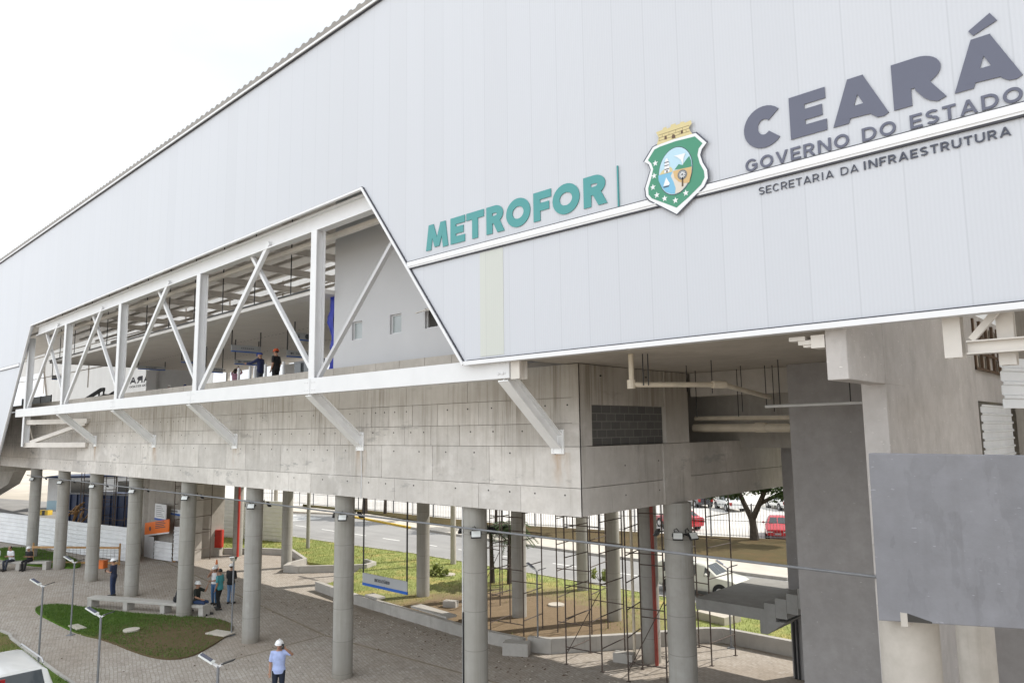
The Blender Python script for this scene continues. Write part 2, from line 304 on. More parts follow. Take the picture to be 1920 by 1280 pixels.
# ------------------------------------------------------------------ mesh helpers
class MB:
    def __init__(s): s.v = []; s.f = []; s.m = []; s.sh = []; s.shade = 1.; s.mi = 0
    def add(s, vs, fs):
        o = len(s.v); s.v += [tuple(p) for p in vs]
        for f in fs: s.f.append([o + i for i in f]); s.m.append(s.mi); s.sh.append(s.shade)
        return s
    def box(s, x0, x1, y0, y1, z0, z1):
        return s.add([(x0, y0, z0), (x1, y0, z0), (x1, y1, z0), (x0, y1, z0), (x0, y0, z1), (x1, y0, z1), (x1, y1, z1), (x0, y1, z1)],
                     [(3, 2, 1, 0), (4, 5, 6, 7), (0, 1, 5, 4), (1, 2, 6, 5), (2, 3, 7, 6), (3, 0, 4, 7)])
    def bar(s, p0, p1, w, h, up=(0, 0, 1), off=(0, 0)):
        p0, p1 = Vector(p0), Vector(p1); d = (p1 - p0).normalized(); u = Vector(up)
        if abs(d.dot(u)) > .99: u = Vector((0, 1, 0))
        a = d.cross(u).normalized(); u = a.cross(d).normalized(); q = []
        for p in (p0, p1):
            p = p + a * off[0] + u * off[1]
            q += [p - a * w / 2 - u * h / 2, p + a * w / 2 - u * h / 2, p + a * w / 2 + u * h / 2, p - a * w / 2 + u * h / 2]
        return s.add(q, [(3, 2, 1, 0), (4, 5, 6, 7), (0, 1, 5, 4), (1, 2, 6, 5), (2, 3, 7, 6), (3, 0, 4, 7)])
    def ibeam(s, p0, p1, w, h, t=.025, up=(0, 0, 1)):
        s.bar(p0, p1, w, t, up, (0, h / 2 - t / 2)); s.bar(p0, p1, w, t, up, (0, -h / 2 + t / 2)); return s.bar(p0, p1, t, h - 2 * t, up)
    def tube(s, pts, rad, n=10, caps=True):
        pts = [Vector(p) for p in pts]; k = len(pts)
        if not hasattr(rad, '__len__'): rad = [rad] * k
        vs, fs = [], []; ref = None
        for i, p in enumerate(pts):
            d = (pts[min(i + 1, k - 1)] - pts[max(i - 1, 0)]).normalized()
            if ref is None: ref = Vector((0, 0, 1)) if abs(d.z) < .9 else Vector((1, 0, 0))
            a = d.cross(ref).normalized(); b = a.cross(d).normalized(); ref = b
            r = rad[i]; ra, rb = r if hasattr(r, '__len__') else (r, r)
            vs += [p + a * (ra * math.cos(2 * math.pi * j / n)) + b * (rb * math.sin(2 * math.pi * j / n)) for j in range(n)]
        for i in range(k - 1):
            for j in range(n): fs.append((i * n + j, i * n + (j + 1) % n, (i + 1) * n + (j + 1) % n, (i + 1) * n + j))
        if caps: fs += [tuple(range(n))[::-1], tuple((k - 1) * n + j for j in range(n))]
        return s.add(vs, fs)
    def prism(s, poly, plane, a, b):
        f = {'xz': lambda p, t: (p[0], t, p[1]), 'xy': lambda p, t: (p[0], p[1], t), 'yz': lambda p, t: (t, p[0], p[1])}[plane]
        n = len(poly); vs = [f(p, a) for p in poly] + [f(p, b) for p in poly]
        return s.add(vs, [tuple(range(n))[::-1], tuple(range(n, 2 * n))] + [(i, (i + 1) % n, n + (i + 1) % n, n + i) for i in range(n)])
    def ell(s, c, r, n=12, m=8, z0=-1., rot=None):
        vs, fs = [], []; lo = math.asin(max(-1, z0))
        for i in range(m + 1):
            ph = lo + (math.pi / 2 - lo) * i / m
            for j in range(n):
                th = 2 * math.pi * j / n; p = Vector((r[0] * math.cos(ph) * math.cos(th), r[1] * math.cos(ph) * math.sin(th), r[2] * math.sin(ph)))
                if rot is not None: p = rot @ p
                vs.append(Vector(c) + p)
        for i in range(m):
            for j in range(n): fs.append((i * n + j, i * n + (j + 1) % n, (i + 1) * n + (j + 1) % n, (i + 1) * n + j))
        fs.append(tuple(range(n))[::-1]); return s.add(vs, fs)
    def build(s, name, mats, parent=None, smooth=False, bevel=0, label=None):
        me = bpy.data.meshes.new(name); off = OFF.get(parent.name, (0, 0, 0)) if parent else (0, 0, 0)
        me.from_pydata([(p[0] - off[0], p[1] - off[1], p[2] - off[2]) for p in s.v], [], s.f)
        for m in (mats if isinstance(mats, (list, tuple)) else [mats]): me.materials.append(MT[m] if isinstance(m, str) else m)
        for p, i in zip(me.polygons, s.m): p.material_index = i; p.use_smooth = smooth
        bm = bmesh.new(); bm.from_mesh(me); bmesh.ops.recalc_face_normals(bm, faces=bm.faces); bm.to_mesh(me); bm.free()
        if any(x != 1. for x in s.sh):
            at = me.attributes.new('shade', 'FLOAT', 'FACE'); at.data.foreach_set('value', s.sh)
        o = bpy.data.objects.new(name, me); COL.objects.link(o)
        if parent: o.parent = parent
        if smooth:
            e = o.modifiers.new('split', 'EDGE_SPLIT'); e.split_angle = R(38)
        if bevel:
            bv = o.modifiers.new('bevel', 'BEVEL'); bv.width = bevel; bv.segments = 2; bv.limit_method = 'ANGLE'; bv.angle_limit = R(40)
        if label: o['label'] = label
        return o
OFF = {}
def thing(name, label, cat, loc=(0, 0, 0), rz=0, group=None, world=False):
    o = bpy.data.objects.new(name, None); COL.objects.link(o); o.location = loc; o.rotation_euler = (0, 0, rz); o.empty_display_size = .2
    o['label'] = label; o['category'] = cat
    if world: OFF[o.name] = tuple(loc)
    if group: o['group'] = group
    return o
def tag(o, label, cat, group=None, kind=None):
    if label: o['label'] = label
    if cat: o['category'] = cat
    if group: o['group'] = group
    if kind: o['kind'] = kind
    return o
def struct(o, label=None):
    o['kind'] = 'structure'
    if label: o['label'] = label
    return o
KIDS = {}
def dup(src, loc, rz=0, label=None):
    r = src.copy(); COL.objects.link(r); r.location = loc; r.rotation_euler = (0, 0, rz)
    if label: r['label'] = label
    def rec(a, b):
        for ch in [c for c in a.children]:
            c = ch.copy(); COL.objects.link(c); c.parent = b; rec(ch, c)
    rec(src, r); return r
ORD = ['first', 'second', 'third', 'fourth', 'fifth', 'sixth', 'seventh', 'eighth', 'ninth', 'tenth']
D = {'shield': [(-6.998, 12.818), (-6.908, 12.834), (-6.52, 12.846), (-6.111, 12.834), (-5.907, 12.596), (-6.009, 12.506), (-6.045, 12.406), (-6.003, 12.259), (-5.922, 12.103), (-5.917, 11.952), (-5.998, 11.821), (-6.277, 11.634), (-6.555, 11.441), (-6.841, 11.641), (-7.108, 11.824), (-7.18, 11.92), (-7.194, 12.075), (-7.121, 12.253), (-7.061, 12.398), (-7.1, 12.515), (-7.198, 12.591)], 'green': [(-6.966, 12.764), (-6.851, 12.786), (-6.522, 12.798), (-6.129, 12.774), (-5.986, 12.607), (-6.067, 12.531), (-6.095, 12.419), (-6.057, 12.257), (-5.984, 12.103), (-5.976, 11.983), (-6.049, 11.867), (-6.311, 11.693), (-6.555, 11.561), (-6.8, 11.702), (-7.058, 11.848), (-7.124, 11.934), (-7.129, 12.059), (-7.056, 12.236), (-7.005, 12.401), (-7.044, 12.518), (-7.113, 12.597)], 'oval': [(-6.205, 12.204), (-6.216, 12.138), (-6.235, 12.075), (-6.262, 12.016), (-6.295, 11.962), (-6.334, 11.915), (-6.379, 11.876), (-6.427, 11.845), (-6.478, 11.824), (-6.531, 11.813), (-6.585, 11.813), (-6.637, 11.823), (-6.688, 11.844), (-6.735, 11.874), (-6.777, 11.914), (-6.814, 11.962), (-6.843, 12.018), (-6.866, 12.079), (-6.88, 12.144), (-6.885, 12.212), (-6.882, 12.281), (-6.87, 12.349), (-6.85, 12.414), (-6.822, 12.475), (-6.787, 12.53), (-6.746, 12.577), (-6.7, 12.616), (-6.65, 12.646), (-6.597, 12.665), (-6.543, 12.674), (-6.49, 12.672), (-6.438, 12.659), (-6.388, 12.637), (-6.343, 12.604), (-6.302, 12.563), (-6.267, 12.515), (-6.24, 12.46), (-6.219, 12.4), (-6.206, 12.336), (-6.201, 12.27)], 'sea': [(-6.897, 12.241), (-6.777, 12.24), (-6.594, 12.239), (-6.636, 12.166), (-6.584, 12.049), (-6.546, 11.919), (-6.566, 11.824), (-6.641, 11.835), (-6.753, 11.899), (-6.844, 12.026), (-6.894, 12.143)], 'sand': [(-6.594, 12.239), (-6.397, 12.243), (-6.209, 12.232), (-6.217, 12.129), (-6.26, 12.003), (-6.337, 11.92), (-6.453, 11.828), (-6.562, 11.82), (-6.546, 11.919), (-6.584, 12.049), (-6.636, 12.166)], 'field': [(-6.584, 12.249), (-6.397, 12.243), (-6.209, 12.232), (-6.217, 12.129), (-6.271, 11.955), (-6.372, 11.971), (-6.481, 12.024), (-6.562, 12.113)], 'hills': [(-6.555, 12.267), (-6.467, 12.348), (-6.393, 12.311), (-6.296, 12.406), (-6.249, 12.441), (-6.216, 12.35), (-6.209, 12.232), (-6.397, 12.243)], 'tower': [(-6.766, 12.252), (-6.754, 12.406), (-6.737, 12.489), (-6.716, 12.519), (-6.691, 12.519), (-6.674, 12.473), (-6.658, 12.398), (-6.657, 12.255)], 'sail': [(-6.732, 12.164), (-6.661, 12.033), (-6.681, 12.007), (-6.796, 12.014)], 'hull': [(-6.81, 12.0), (-6.672, 12.001), (-6.692, 11.98), (-6.788, 11.981)], 'bird': [(-6.557, 12.525), (-6.421, 12.517), (-6.319, 12.515), (-6.36, 12.432), (-6.379, 12.307), (-6.417, 12.412), (-6.489, 12.484)], 'palmtop': [(-6.302, 12.125), (-6.311, 12.09), (-6.333, 12.061), (-6.365, 12.043), (-6.402, 12.039), (-6.439, 12.048), (-6.469, 12.071), (-6.489, 12.103), (-6.495, 12.139), (-6.486, 12.175), (-6.463, 12.203), (-6.431, 12.221), (-6.394, 12.225), (-6.357, 12.215), (-6.327, 12.193), (-6.308, 12.161)], 'palmtrunk': [(-6.411, 12.092), (-6.381, 12.088), (-6.389, 11.916), (-6.419, 11.916)], 'sun': [(-6.874, 12.244), (-6.813, 12.307), (-6.753, 12.336), (-6.638, 12.341), (-6.598, 12.295), (-6.6, 12.24)], 'stars': [(-6.956, 12.495), (-6.991, 12.261), (-7.025, 12.052), (-6.948, 11.884), (-6.787, 11.782), (-6.567, 11.697), (-6.353, 11.784)], 'mural': [(-6.914, 12.83), (-6.867, 12.968), (-6.921, 13.087), (-6.779, 13.093), (-6.768, 13.126), (-6.699, 13.128), (-6.691, 13.09), (-6.614, 13.092), (-6.602, 13.138), (-6.507, 13.135), (-6.499, 13.098), (-6.414, 13.101), (-6.403, 13.13), (-6.329, 13.115), (-6.317, 13.086), (-6.199, 13.098), (-6.178, 13.035), (-6.242, 12.976), (-6.218, 12.9), (-6.175, 12.836), (-6.52, 12.85)], 'muraldoor': [(-6.595, 12.868), (-6.583, 12.929), (-6.554, 12.944), (-6.526, 12.921), (-6.515, 12.862)], 'muralwin': [[(-6.744, 12.893), (-6.742, 12.958), (-6.716, 12.963), (-6.698, 12.945), (-6.7, 12.888)], [(-6.407, 12.908), (-6.401, 12.963), (-6.378, 12.969), (-6.36, 12.951), (-6.363, 12.905)]], 'metro': [('M', -13.56, -12.751), ('E', -12.665, -12.169), ('T', -12.114, -11.54), ('R', -11.452, -10.896), ('O', -10.832, -10.123), ('F', -10.024, -9.534), ('O', -9.491, -8.783), ('R', -8.678, -8.106)], 'metro_z': [12.019, 12.656, 12.01, 12.639], 'bar': [(-7.827, 12.686), (-7.835, 11.86)], 'ceara': [('C', -5.233, -4.528), ('E', -4.443, -3.866), ('A', -3.778, -2.969), ('R', -2.895, -2.208), ('A', -2.113, -1.308)], 'ceara_z': [12.232, 12.933, 12.247, 12.951], 'acc': [(-1.878, 13.08), (-1.61, 13.243), (-1.533, 13.106), (-1.826, 12.994)], 'gov': [(-5.24, 11.895), (-1.323, 11.833), (-4.451, 11.895), (-4.415, 12.087)], 'sec': [(-5.02, 11.475), (-3.446, 11.435), (-3.373, 11.463), (-1.495, 11.456), (-5.001, 11.574), (-3.354, 11.588)]}

# ------------------------------------------------------------------ ground (setting)
mb = MB(); mb.add([(-900, -300, -.03), (500, -300, -.03), (500, 900, -.03), (-900, 900, -.03)], [(0, 1, 2, 3)]); struct(mb.build('ground', 'ground'))
mb = MB(); mb.add([(-75, -12, 0), (14, -12, 0), (14, 26.5, 0), (-75, 26.5, 0)], [(0, 1, 2, 3)]); struct(mb.build('paving', 'paving'))
FRONT = [(-38.9, 10.2), (-39.0, 10.8), (-38.4, 11.2), (-36.9, 11.7), (-34.3, 12.6), (-32.4, 13.6), (-30.9, 14.5), (-29.6, 14.7), (-28.6, 14.4), (-27.8, 13.8), (-26.7, 12.5), (-26.1, 11.6), (-26.4, 10.9), (-27.8, 10.55), (-30.7, 10.4), (-32.3, 10.0), (-35.4, 9.9), (-37.8, 9.9)]
SW = [(-36.5, 7.2), (-35.2, 8.05), (-34.2, 8.15), (-33.5, 8.05), (-31.3, 8.0), (-27.6, 7.95), (-21.5, 8.0), (-20.0, 7.4), (-19.5, 5.0), (-20, -3), (-36.5, -3)]
WEST = [(-60.5, 12.4), (-60.6, 14.8), (-56.4, 15.4), (-51.3, 15.6), (-48.3, 14.9), (-48.6, 14.2), (-52.5, 12.6)]
ISL = [(-32.2, 20.5), (-29.4, 20.15), (-25.2, 19.9), (-20.5, 19.6), (-18.0, 19.85), (-17.3, 20.1), (-15.2, 22.7), (-13.8, 24.7), (-13.2, 25.2), (-10.3, 25.2), (-6, 25.0), (-2, 25), (4, 28.4), (-12.2, 28.5), (-17.3, 29.3), (-22.5, 29.5), (-29.5, 29.65), (-37, 29.75), (-38.0, 28.0), (-35.6, 25.8), (-33.6, 23.4)]
NW = [(-46.5, 22.6), (-44.5, 24.3), (-42.6, 25.2), (-38.8, 24.0), (-34.9, 24.4), (-34.4, 25.2), (-35.9, 26.0), (-38.2, 28.0), (-37.3, 29.75), (-42.1, 29.35), (-49.1, 29.0), (-53.1, 28.6), (-58, 26.5), (-54, 24.0)]
def chaikin(p, n=2):
    for _ in range(n):
        q = []
        for i in range(len(p)):
            a, b = p[i], p[(i + 1) % len(p)]; q += [(a[0] * .75 + b[0] * .25, a[1] * .75 + b[1] * .25), (a[0] * .25 + b[0] * .75, a[1] * .25 + b[1] * .75)]
        p = q
    return p
FRONT = chaikin(FRONT); WEST = chaikin(WEST)
def lawn_obj(poly, mat, z, kz=0, name='lawn'):
    mb = MB(); mb.prism(poly, 'xy', -.02, z); o = struct(mb.build(name, mat)); return o
lawn_obj(FRONT, 'lawn', .05); lawn_obj(SW, 'lawndry', .06); lawn_obj(WEST, 'lawn', .08); lawn_obj(ISL, 'island', .16); lawn_obj(NW, 'island', .14)
# road and what lies beyond
NEAR = [(-300, -40), (-90, 14.5), (-74, 21.5), (-61.9, 26.3), (-53.1, 28.7), (-42.1, 29.4), (-31.9, 29.8), (-22.5, 29.5), (-12.2, 28.6), (10, 28.0), (120, 28)]
FARE = [(120, 37), (10, 37), (-15.8, 37.0), (-27, 36.9), (-32.2, 37.0), (-40.7, 37.4), (-46.4, 37.9), (-54.9, 39.3), (-60.0, 39.7), (-64.6, 38.0), (-74.4, 34.6), (-95, 28), (-300, -20)]
mb = MB(); mb.prism(NEAR + FARE, 'xy', -.028, .008); struct(mb.build('road', 'asphalt'))
mb = MB()
for i in range(24):
    x = -72 + i * 4.0; mb.prism([(x, 33.2), (x + 1.9, 33.2), (x + 1.9, 33.32), (x, 33.32)], 'xy', .008, .012)
for i in range(7):
    x = -64.5 + i * .85; mb.prism([(x, 34.6), (x + .45, 34.6), (x + 1.0, 37.4), (x + .55, 37.4)], 'xy', .008, .012)
struct(mb.build('road_marking', 'paintwhite'))
WALKN = [(120, 37.02), (10, 37.02), (-15.8, 37.02), (-27, 36.92), (-32.2, 37.02), (-40.7, 37.42), (-46.4, 37.92), (-54.9, 39.32), (-60.0, 39.72), (-70, 36.7), (-74, 38.5), (-66, 41.5), (-58, 41.6), (-50, 40.6), (-40, 39.9), (-20.0, 39.9), (120, 40)]
mb = MB(); mb.prism(WALKN, 'xy', -.02, .14); struct(mb.build('sidewalk', 'walk'))
VERGE = [(120, 40.02), (-20, 39.92), (-40, 39.92), (-50, 40.62), (-58, 41.62), (-66, 41.52), (-70, 42.4), (-58, 43.0), (-41, 43.3), (-28, 46.6), (-20, 49.0), (0, 53.0), (120, 60)]
mb = MB(); mb.prism(VERGE, 'xy', -.02, .22); struct(mb.build('verge', 'verge'))
LOT = [(120, 60.1), (0, 53.1), (-20, 49.1), (-28, 46.7), (-41, 43.4), (-58, 43.1), (-70, 42.5), (-74, 38.6), (-110, 40), (-180, 60), (-180, 260), (120, 260)]
mb = MB(); mb.prism(LOT, 'xy', -.025, .02); struct(mb.build('parking_lot', 'lot'))
mb = MB()
for (a, b) in zip([(-15.8, 36.97), (-27, 36.87), (-32.2, 36.97), (-40.7, 37.37), (-46.4, 37.87), (-54.9, 39.27)], [(-27, 36.87), (-32.2, 36.97), (-40.7, 37.37), (-46.4, 37.87), (-54.9, 39.27), (-60, 39.67)]):
    mb.mi = 1 if a[0] < -45 else 0; mb.bar((a[0], a[1], .07), (b[0], b[1], .07), .16, .18)
struct(mb.build('kerb', ['kerb', 'yellow']))
mb = MB()
def kerbline(mb, pts, w, h, closed=False):
    q = pts + ([pts[0]] if closed else [])
    for a, b in zip(q, q[1:]): mb.bar((a[0], a[1], h / 2 - .01), (b[0], b[1], h / 2 - .01), w, h + .02)
mb = MB(); kerbline(mb, SW[1:9], .10, .11); struct(mb.build('kerb', 'kerb'))
mb = MB(); kerbline(mb, [(-37.4, 29.78), (-42.1, 29.38), (-49.1, 29.05), (-53.1, 28.7)], .12, .17); struct(mb.build('kerb', 'kerb'))
mb = MB(); kerbline(mb, [(-12.2, 28.55), (-17.3, 29.35), (-22.5, 29.55), (-29.5, 29.7), (-37, 29.8)], .12, .19); struct(mb.build('kerb', 'kerb'))
# a pale strip of pavers and worn joint lines crossing the forecourt
mb = MB()
for a, b, w_ in (((-47, 19.0), (-25, 16.2), .10), ((-25, 16.2), (-13, 16.9), .10), ((-25, 16.2), (-24.8, 12.4), .08)):
    mb.bar((a[0], a[1], .0015), (b[0], b[1], .0015), w_, .004)
struct(mb.build('paving_strip', 'dirtstrip'))

# low retaining walls, each a thing
def wallpath(name, label, pts, w, h, mat='kerb', cat='low wall'):
    t = thing(name, label, cat, (pts[0][0], pts[0][1], 0), world=True); mb = MB()
    for i, (a, b) in enumerate(zip(pts, pts[1:])):
        d = (Vector(b) - Vector(a)).normalized() * (w * .42)
        b2 = Vector(b) + d * (i < len(pts) - 2)
        mb.bar((a[0], a[1], h / 2 - .01 - .002 * (i % 2)), (b2[0], b2[1], h / 2 - .01 - .002 * (i % 2)), w, h + .02)
    mb.build('wall_body', mat, t, bevel=.012); return t
wallpath('low_wall', 'low concrete wall edging the brown planting bed beside the forecourt pavers', [(-32.3, 20.45), (-29.3, 20.05), (-25.2, 19.8), (-20.5, 19.5), (-17.95, 19.7)], .22, .42)
wallpath('low_wall', 'low concrete wall bending away behind the scaffold at the bed corner', [(-17.8, 19.75), (-17.1, 20.05), (-15.1, 22.6), (-13.75, 24.65), (-13.2, 25.1), (-10.1, 25.1), (-6, 24.9), (-1, 24.9)], .22, .5)
wallpath('low_wall', 'low curved concrete kerb wall around the lawn on the sunlit corner', [(-46.4, 22.5), (-44.4, 24.2), (-42.5, 25.05), (-38.9, 23.8), (-38.4, 22.5), (-37.8, 21.9), (-37.0, 22.2), (-35.2, 24.1), (-34.5, 24.9), (-34.8, 25.7), (-35.9, 25.9)], .2, .38)
t = thing('concrete_slab', 'pale concrete slab resting on top of the low bed wall', 'concrete slab', (-23.2, 20.05, .42), R(-6)); MB().box(-1.25, 1.25, -.25, .25, 0, .09).build('slab_body', 'kerb', t, bevel=.01)
t = thing('concrete_slab', 'short pale concrete slab on the low wall left of the long one', 'concrete slab', (-27.2, 20.15, .42), R(-6)); MB().box(-.5, .5, -.22, .22, 0, .09).build('slab_body', 'kerb', t, bevel=.01)
for i, (x, y, rz, s, lab) in enumerate(((-24.2, 21.9, .4, 1, 'loose concrete block lying at the foot of the sunlit column'), (-21.9, 21.0, .8, 1.1, 'loose concrete block lying on brown soil near the palms'), (-21.0, 20.5, .2, .9, 'loose concrete block half hidden behind the fourth front column'), (-17.85, 19.2, .5, 1.5, 'concrete block standing on the pavers against the bed wall corner'), (-14.6, 20.9, .3, 1.1, 'pale concrete block beside the dark column with the red pipe'))):
    t = thing('concrete_block', lab, 'block', (x, y, .14 if i < 3 else 0), rz, 'loose concrete blocks')
    MB().box(-.3 * s, .3 * s, -.16 * s, .16 * s, 0, .28 * s).build('block_body', 'kerb', t, bevel=.015)
for x, y, rz, sx, sy, lab, rd in ((-31.2, 11.5, .2, .3, .25, 'round pale inspection cover in the front lawn', 1), (-33.4, 10.25, .05, .75, .3, 'flat rectangular concrete cover at the front lawn edge by a solar lamp', 0), (-28.1, 13.6, .3, .8, .45, 'flat square concrete cover at the bare end of the front lawn', 0), (-14.5, 27.2, -.2, .7, .5, 'white concrete inspection chamber on the sunlit grass by the stair landing', 2), (-20.9, 25.0, 0, .35, .35, 'small round pale cover on the brown bed behind the scaffold', 1), (-29.5, 26.5, 0, .4, .3, 'pale cover in the sunlit island grass', 1)):
    t = thing('inspection_cover', lab, 'manhole cover', (x, y, .05 if x < -27.5 and y < 20 else .15), rz, 'inspection covers')
    mb = MB()
    if rd == 0: sx, sy = sx * .62, sy * .62
    if rd == 1: mb.tube([(0, 0, 0), (0, 0, .07)], sx, 20)
    else: mb.box(-sx, sx, -sy, sy, 0, .05 if rd == 0 else .3)
    mb.build('lid', 'walk', t, bevel=.01)

vs, fs = [], []; rr = random.Random(8)
for k in range(900):
    x, y = rr.uniform(-45, -9), rr.uniform(7.5, 19.3)
    if rr.random() < .5: y = 19.2 - abs(rr.gauss(0, 1.2)); x = rr.uniform(-33, -13)
    s = rr.uniform(.012, .04); a = rr.uniform(0, 6.28); o = len(vs)
    for i in range(5): vs.append((x + s * math.cos(a + i * 1.257) * rr.uniform(.6, 1.4), y + s * math.sin(a + i * 1.257) * rr.uniform(.6, 1.4), .001))
    vs.append((x, y, s * rr.uniform(.5, 1.1)))
    for i in range(5): fs.append((o + i, o + (i + 1) % 5, o + 5))
me = bpy.data.meshes.new('debris'); me.from_pydata(vs, [], fs); me.materials.append(MT['brown']); me.materials.append(MT['walk']); o = bpy.data.objects.new('debris', me); COL.objects.link(o)
for i, p in enumerate(me.polygons): p.material_index = (i // 5) % 2
o['kind'] = 'stuff'; o['label'] = 'small stones and crumbs scattered over the forecourt pavers'; o['category'] = 'debris'
# grass blades (stuff)
def inside(poly, x, y):
    c = False; n = len(poly)
    for i in range(n):
        (x0, y0), (x1, y1) = poly[i], poly[i - 1]
        if (y0 > y) != (y1 > y) and x < (x1 - x0) * (y - y0) / (y1 - y0) + x0: c = not c
    return c
def blades(poly, n, z, h, mat, label, thin=None):
    xs = [p[0] for p in poly]; ys = [p[1] for p in poly]; vs, fs = [], []; k = 0
    while k < n:
        x, y = random.uniform(min(xs), max(xs)), random.uniform(min(ys), max(ys))
        if not inside(poly, x, y): continue
        k += 1
        if thin and random.random() < thin(x, y): continue
        a = random.uniform(0, 6.28); hh = h * random.uniform(.5, 1.3); ww = .012; l = random.uniform(-.05, .05); l2 = random.uniform(-.05, .05)
        o = len(vs); vs += [(x - ww * math.cos(a), y - ww * math.sin(a), z), (x + ww * math.cos(a), y + ww * math.sin(a), z), (x + l, y + l2, z + hh)]; fs.append((o, o + 1, o + 2))
    me = bpy.data.meshes.new('grass'); me.from_pydata(vs, [], fs); me.materials.append(MT[mat]); o = bpy.data.objects.new('grass', me); COL.objects.link(o)
    o['kind'] = 'stuff'; o['label'] = label; o['category'] = 'grass'
blades(FRONT, 34000, .05, .07, 'blade', 'short green grass growing on the front lawn by the bench', lambda x, y: min(.93, max(0, 1.15 - (math.hypot(x + 28.6, y - 12.6)) / 5.0)))
blades(SW, 16000, .06, .08, 'blade', 'short grass growing beside the parked white vehicle', lambda x, y: .75 if y < 7.2 else .0)
blades(WEST, 12000, .08, .10, 'blade', 'green grass growing behind the far bench', None)
blades(ISL, 26000, .16, .09, 'bladedry', 'sunlit grass growing on the bed beside the road', lambda x, y: min(.99, max(0, 1.5 - math.hypot(x + 21, y - 21.2) / 7.5)))
blades(NW, 14000, .14, .09, 'bladedry', 'sunlit grass growing on the curved corner lawn', None)

# ------------------------------------------------------------------ the station building
BASE = (-30, 18.8, 0)
bld = thing('station_building', 'long elevated station hall clad in white ribbed panels above a raw concrete deck', 'station', BASE, world=True)
def sub(o, parent_off):   # a part that will carry sub-parts built in world coordinates
    OFF[o.name] = parent_off; return o
ZR = lambda x: 19.53 + .0155 * (x + 15.5)
XL, XR = -130, 9
mb = MB()
mb.prism([(XL, 6.29), (-53.35, 6.29), (-47.94, 13.86), (-16.25, 14.26), (-12.21, 9.18), (XR, 9.18), (XR, ZR(XR)), (XL, ZR(XL))], 'xz', 11.5, 11.58)
mb.build('cladding', 'clad', bld)
MB().box(-11.685, -10.955, 11.492, 11.4995, 9.26, 11.64).build('cladding_panel', 'cladyellow', bld, label='yellowed lower cladding panel')
# trim of the opening, bottom edge and mid band
def trimbar(mb, a, b, w_, y0=11.44, y1=11.52):
    a, b = Vector((a[0], 0, a[1])), Vector((b[0], 0, b[1])); d = (b - a).normalized(); n = Vector((-d.z, 0, d.x))
    mb.add([(p.x, y, p.z) for y in (y0, y1) for p in (a - n * w_ / 2, b - n * w_ / 2, b + n * w_ / 2, a + n * w_ / 2)], [(0, 1, 2, 3), (7, 6, 5, 4), (0, 4, 5, 1), (1, 5, 6, 2), (2, 6, 7, 3), (3, 7, 4, 0)])
mb = MB()
op = [(-53.35, 6.29), (-47.94, 13.86), (-16.25, 14.26), (-12.21, 9.12)]
for i, (a, b) in enumerate(zip(op, op[1:])):
    mb.mi = 0; trimbar(mb, a, b, .065, 11.43 - .003 * i)
    mb.mi = 1; d = (Vector(b) - Vector(a)).normalized(); n = Vector((-d.y, d.x)) * .043; trimbar(mb, Vector(a) + n, Vector(b) + n, .02, 11.455)
mb.mi = 0; mb.box(-12.19, XR, 11.43, 11.66, 9.10, 9.19); mb.mi = 1; mb.box(-12.1, XR, 11.45, 11.499, 9.19, 9.212)
for x0, x1 in ((-14.27, XR), (XL, -50.0)):
    mb.mi = 0; mb.box(x0, x1, 11.45, 11.499, 11.69, 11.85); mb.box(x0, x1, 11.435, 11.45, 11.73, 11.745)
    mb.mi = 1; mb.box(x0, x1, 11.455, 11.499, 11.85, 11.868); mb.box(x0, x1, 11.455, 11.499, 11.66, 11.69)
mb.build('facade_trim', ['trim', 'gasket'], bld)
# roof sheet with a trapezoid profile, flashing below it
mb = MB(); top, k = [], 0; x = XL
while x < XR:
    for dx, dz in ((0, 0), (.10, .065), (.20, .065), (.30, 0)): top.append((x + dx, ZR(x + dx) + .15 + dz))
    x += .42
vs = []; fs = []
for p in top: vs += [(p[0], 11.40, p[1]), (p[0], 26.5, p[1]), (p[0], 11.40, ZR(p[0]) + .02), (p[0], 26.5, ZR(p[0]) + .02)]
for i in range(len(top) - 1):
    a, b = 4 * i, 4 * i + 4; fs += [(a, b, b + 1, a + 1), (a + 2, a + 3, b + 3, b + 2), (a, a + 2, b + 2, b), (a + 1, b + 1, b + 3, a + 3)]
mb.add(vs, fs); mb.build('roof', 'roof', bld)
mb = MB(); trimbar(mb, (XL, ZR(XL) - .02), (XR, ZR(XR) - .02), .07, 11.40, 11.499); mb.mi = 1; trimbar(mb, (XL, ZR(XL) - .07), (XR, ZR(XR) - .07), .025, 11.44, 11.499)
mb.build('roof_flashing', ['trim', 'gasket'], bld)
# far facade: translucent, with its own openings
def farz(x): return ZR(x)
mb = MB(); FY = 26.0
mb.prism([(-96.5, 6.2), (-101.5, 15.4), (XL, 15.2), (XL, farz(XL)), (XR, farz(XR)), (XR, 9.18), (-38, 9.18), (-38.2, 12.35), (-56.5, 12.5), (-56.8, 9.18), (-70, 9.18), (-70, 6.2)], 'xz', FY, FY + .06)
mb.build('far_cladding', 'cladfar', bld)
mb = MB()
for z in (14.6, 17.2): mb.box(XL, XR, FY - .12, FY - .02, z, z + .09)
for k in range(17): xx = XL + 5 + k * 7.9; mb.box(xx, xx + .10, FY - .13, FY - .03, 12.7, 18.2)
mb.bar((-101.5, FY - .08, 15.4), (-96.5, FY - .08, 6.2), .16, .16)
mb.build('far_framing', 'offwhite', bld)
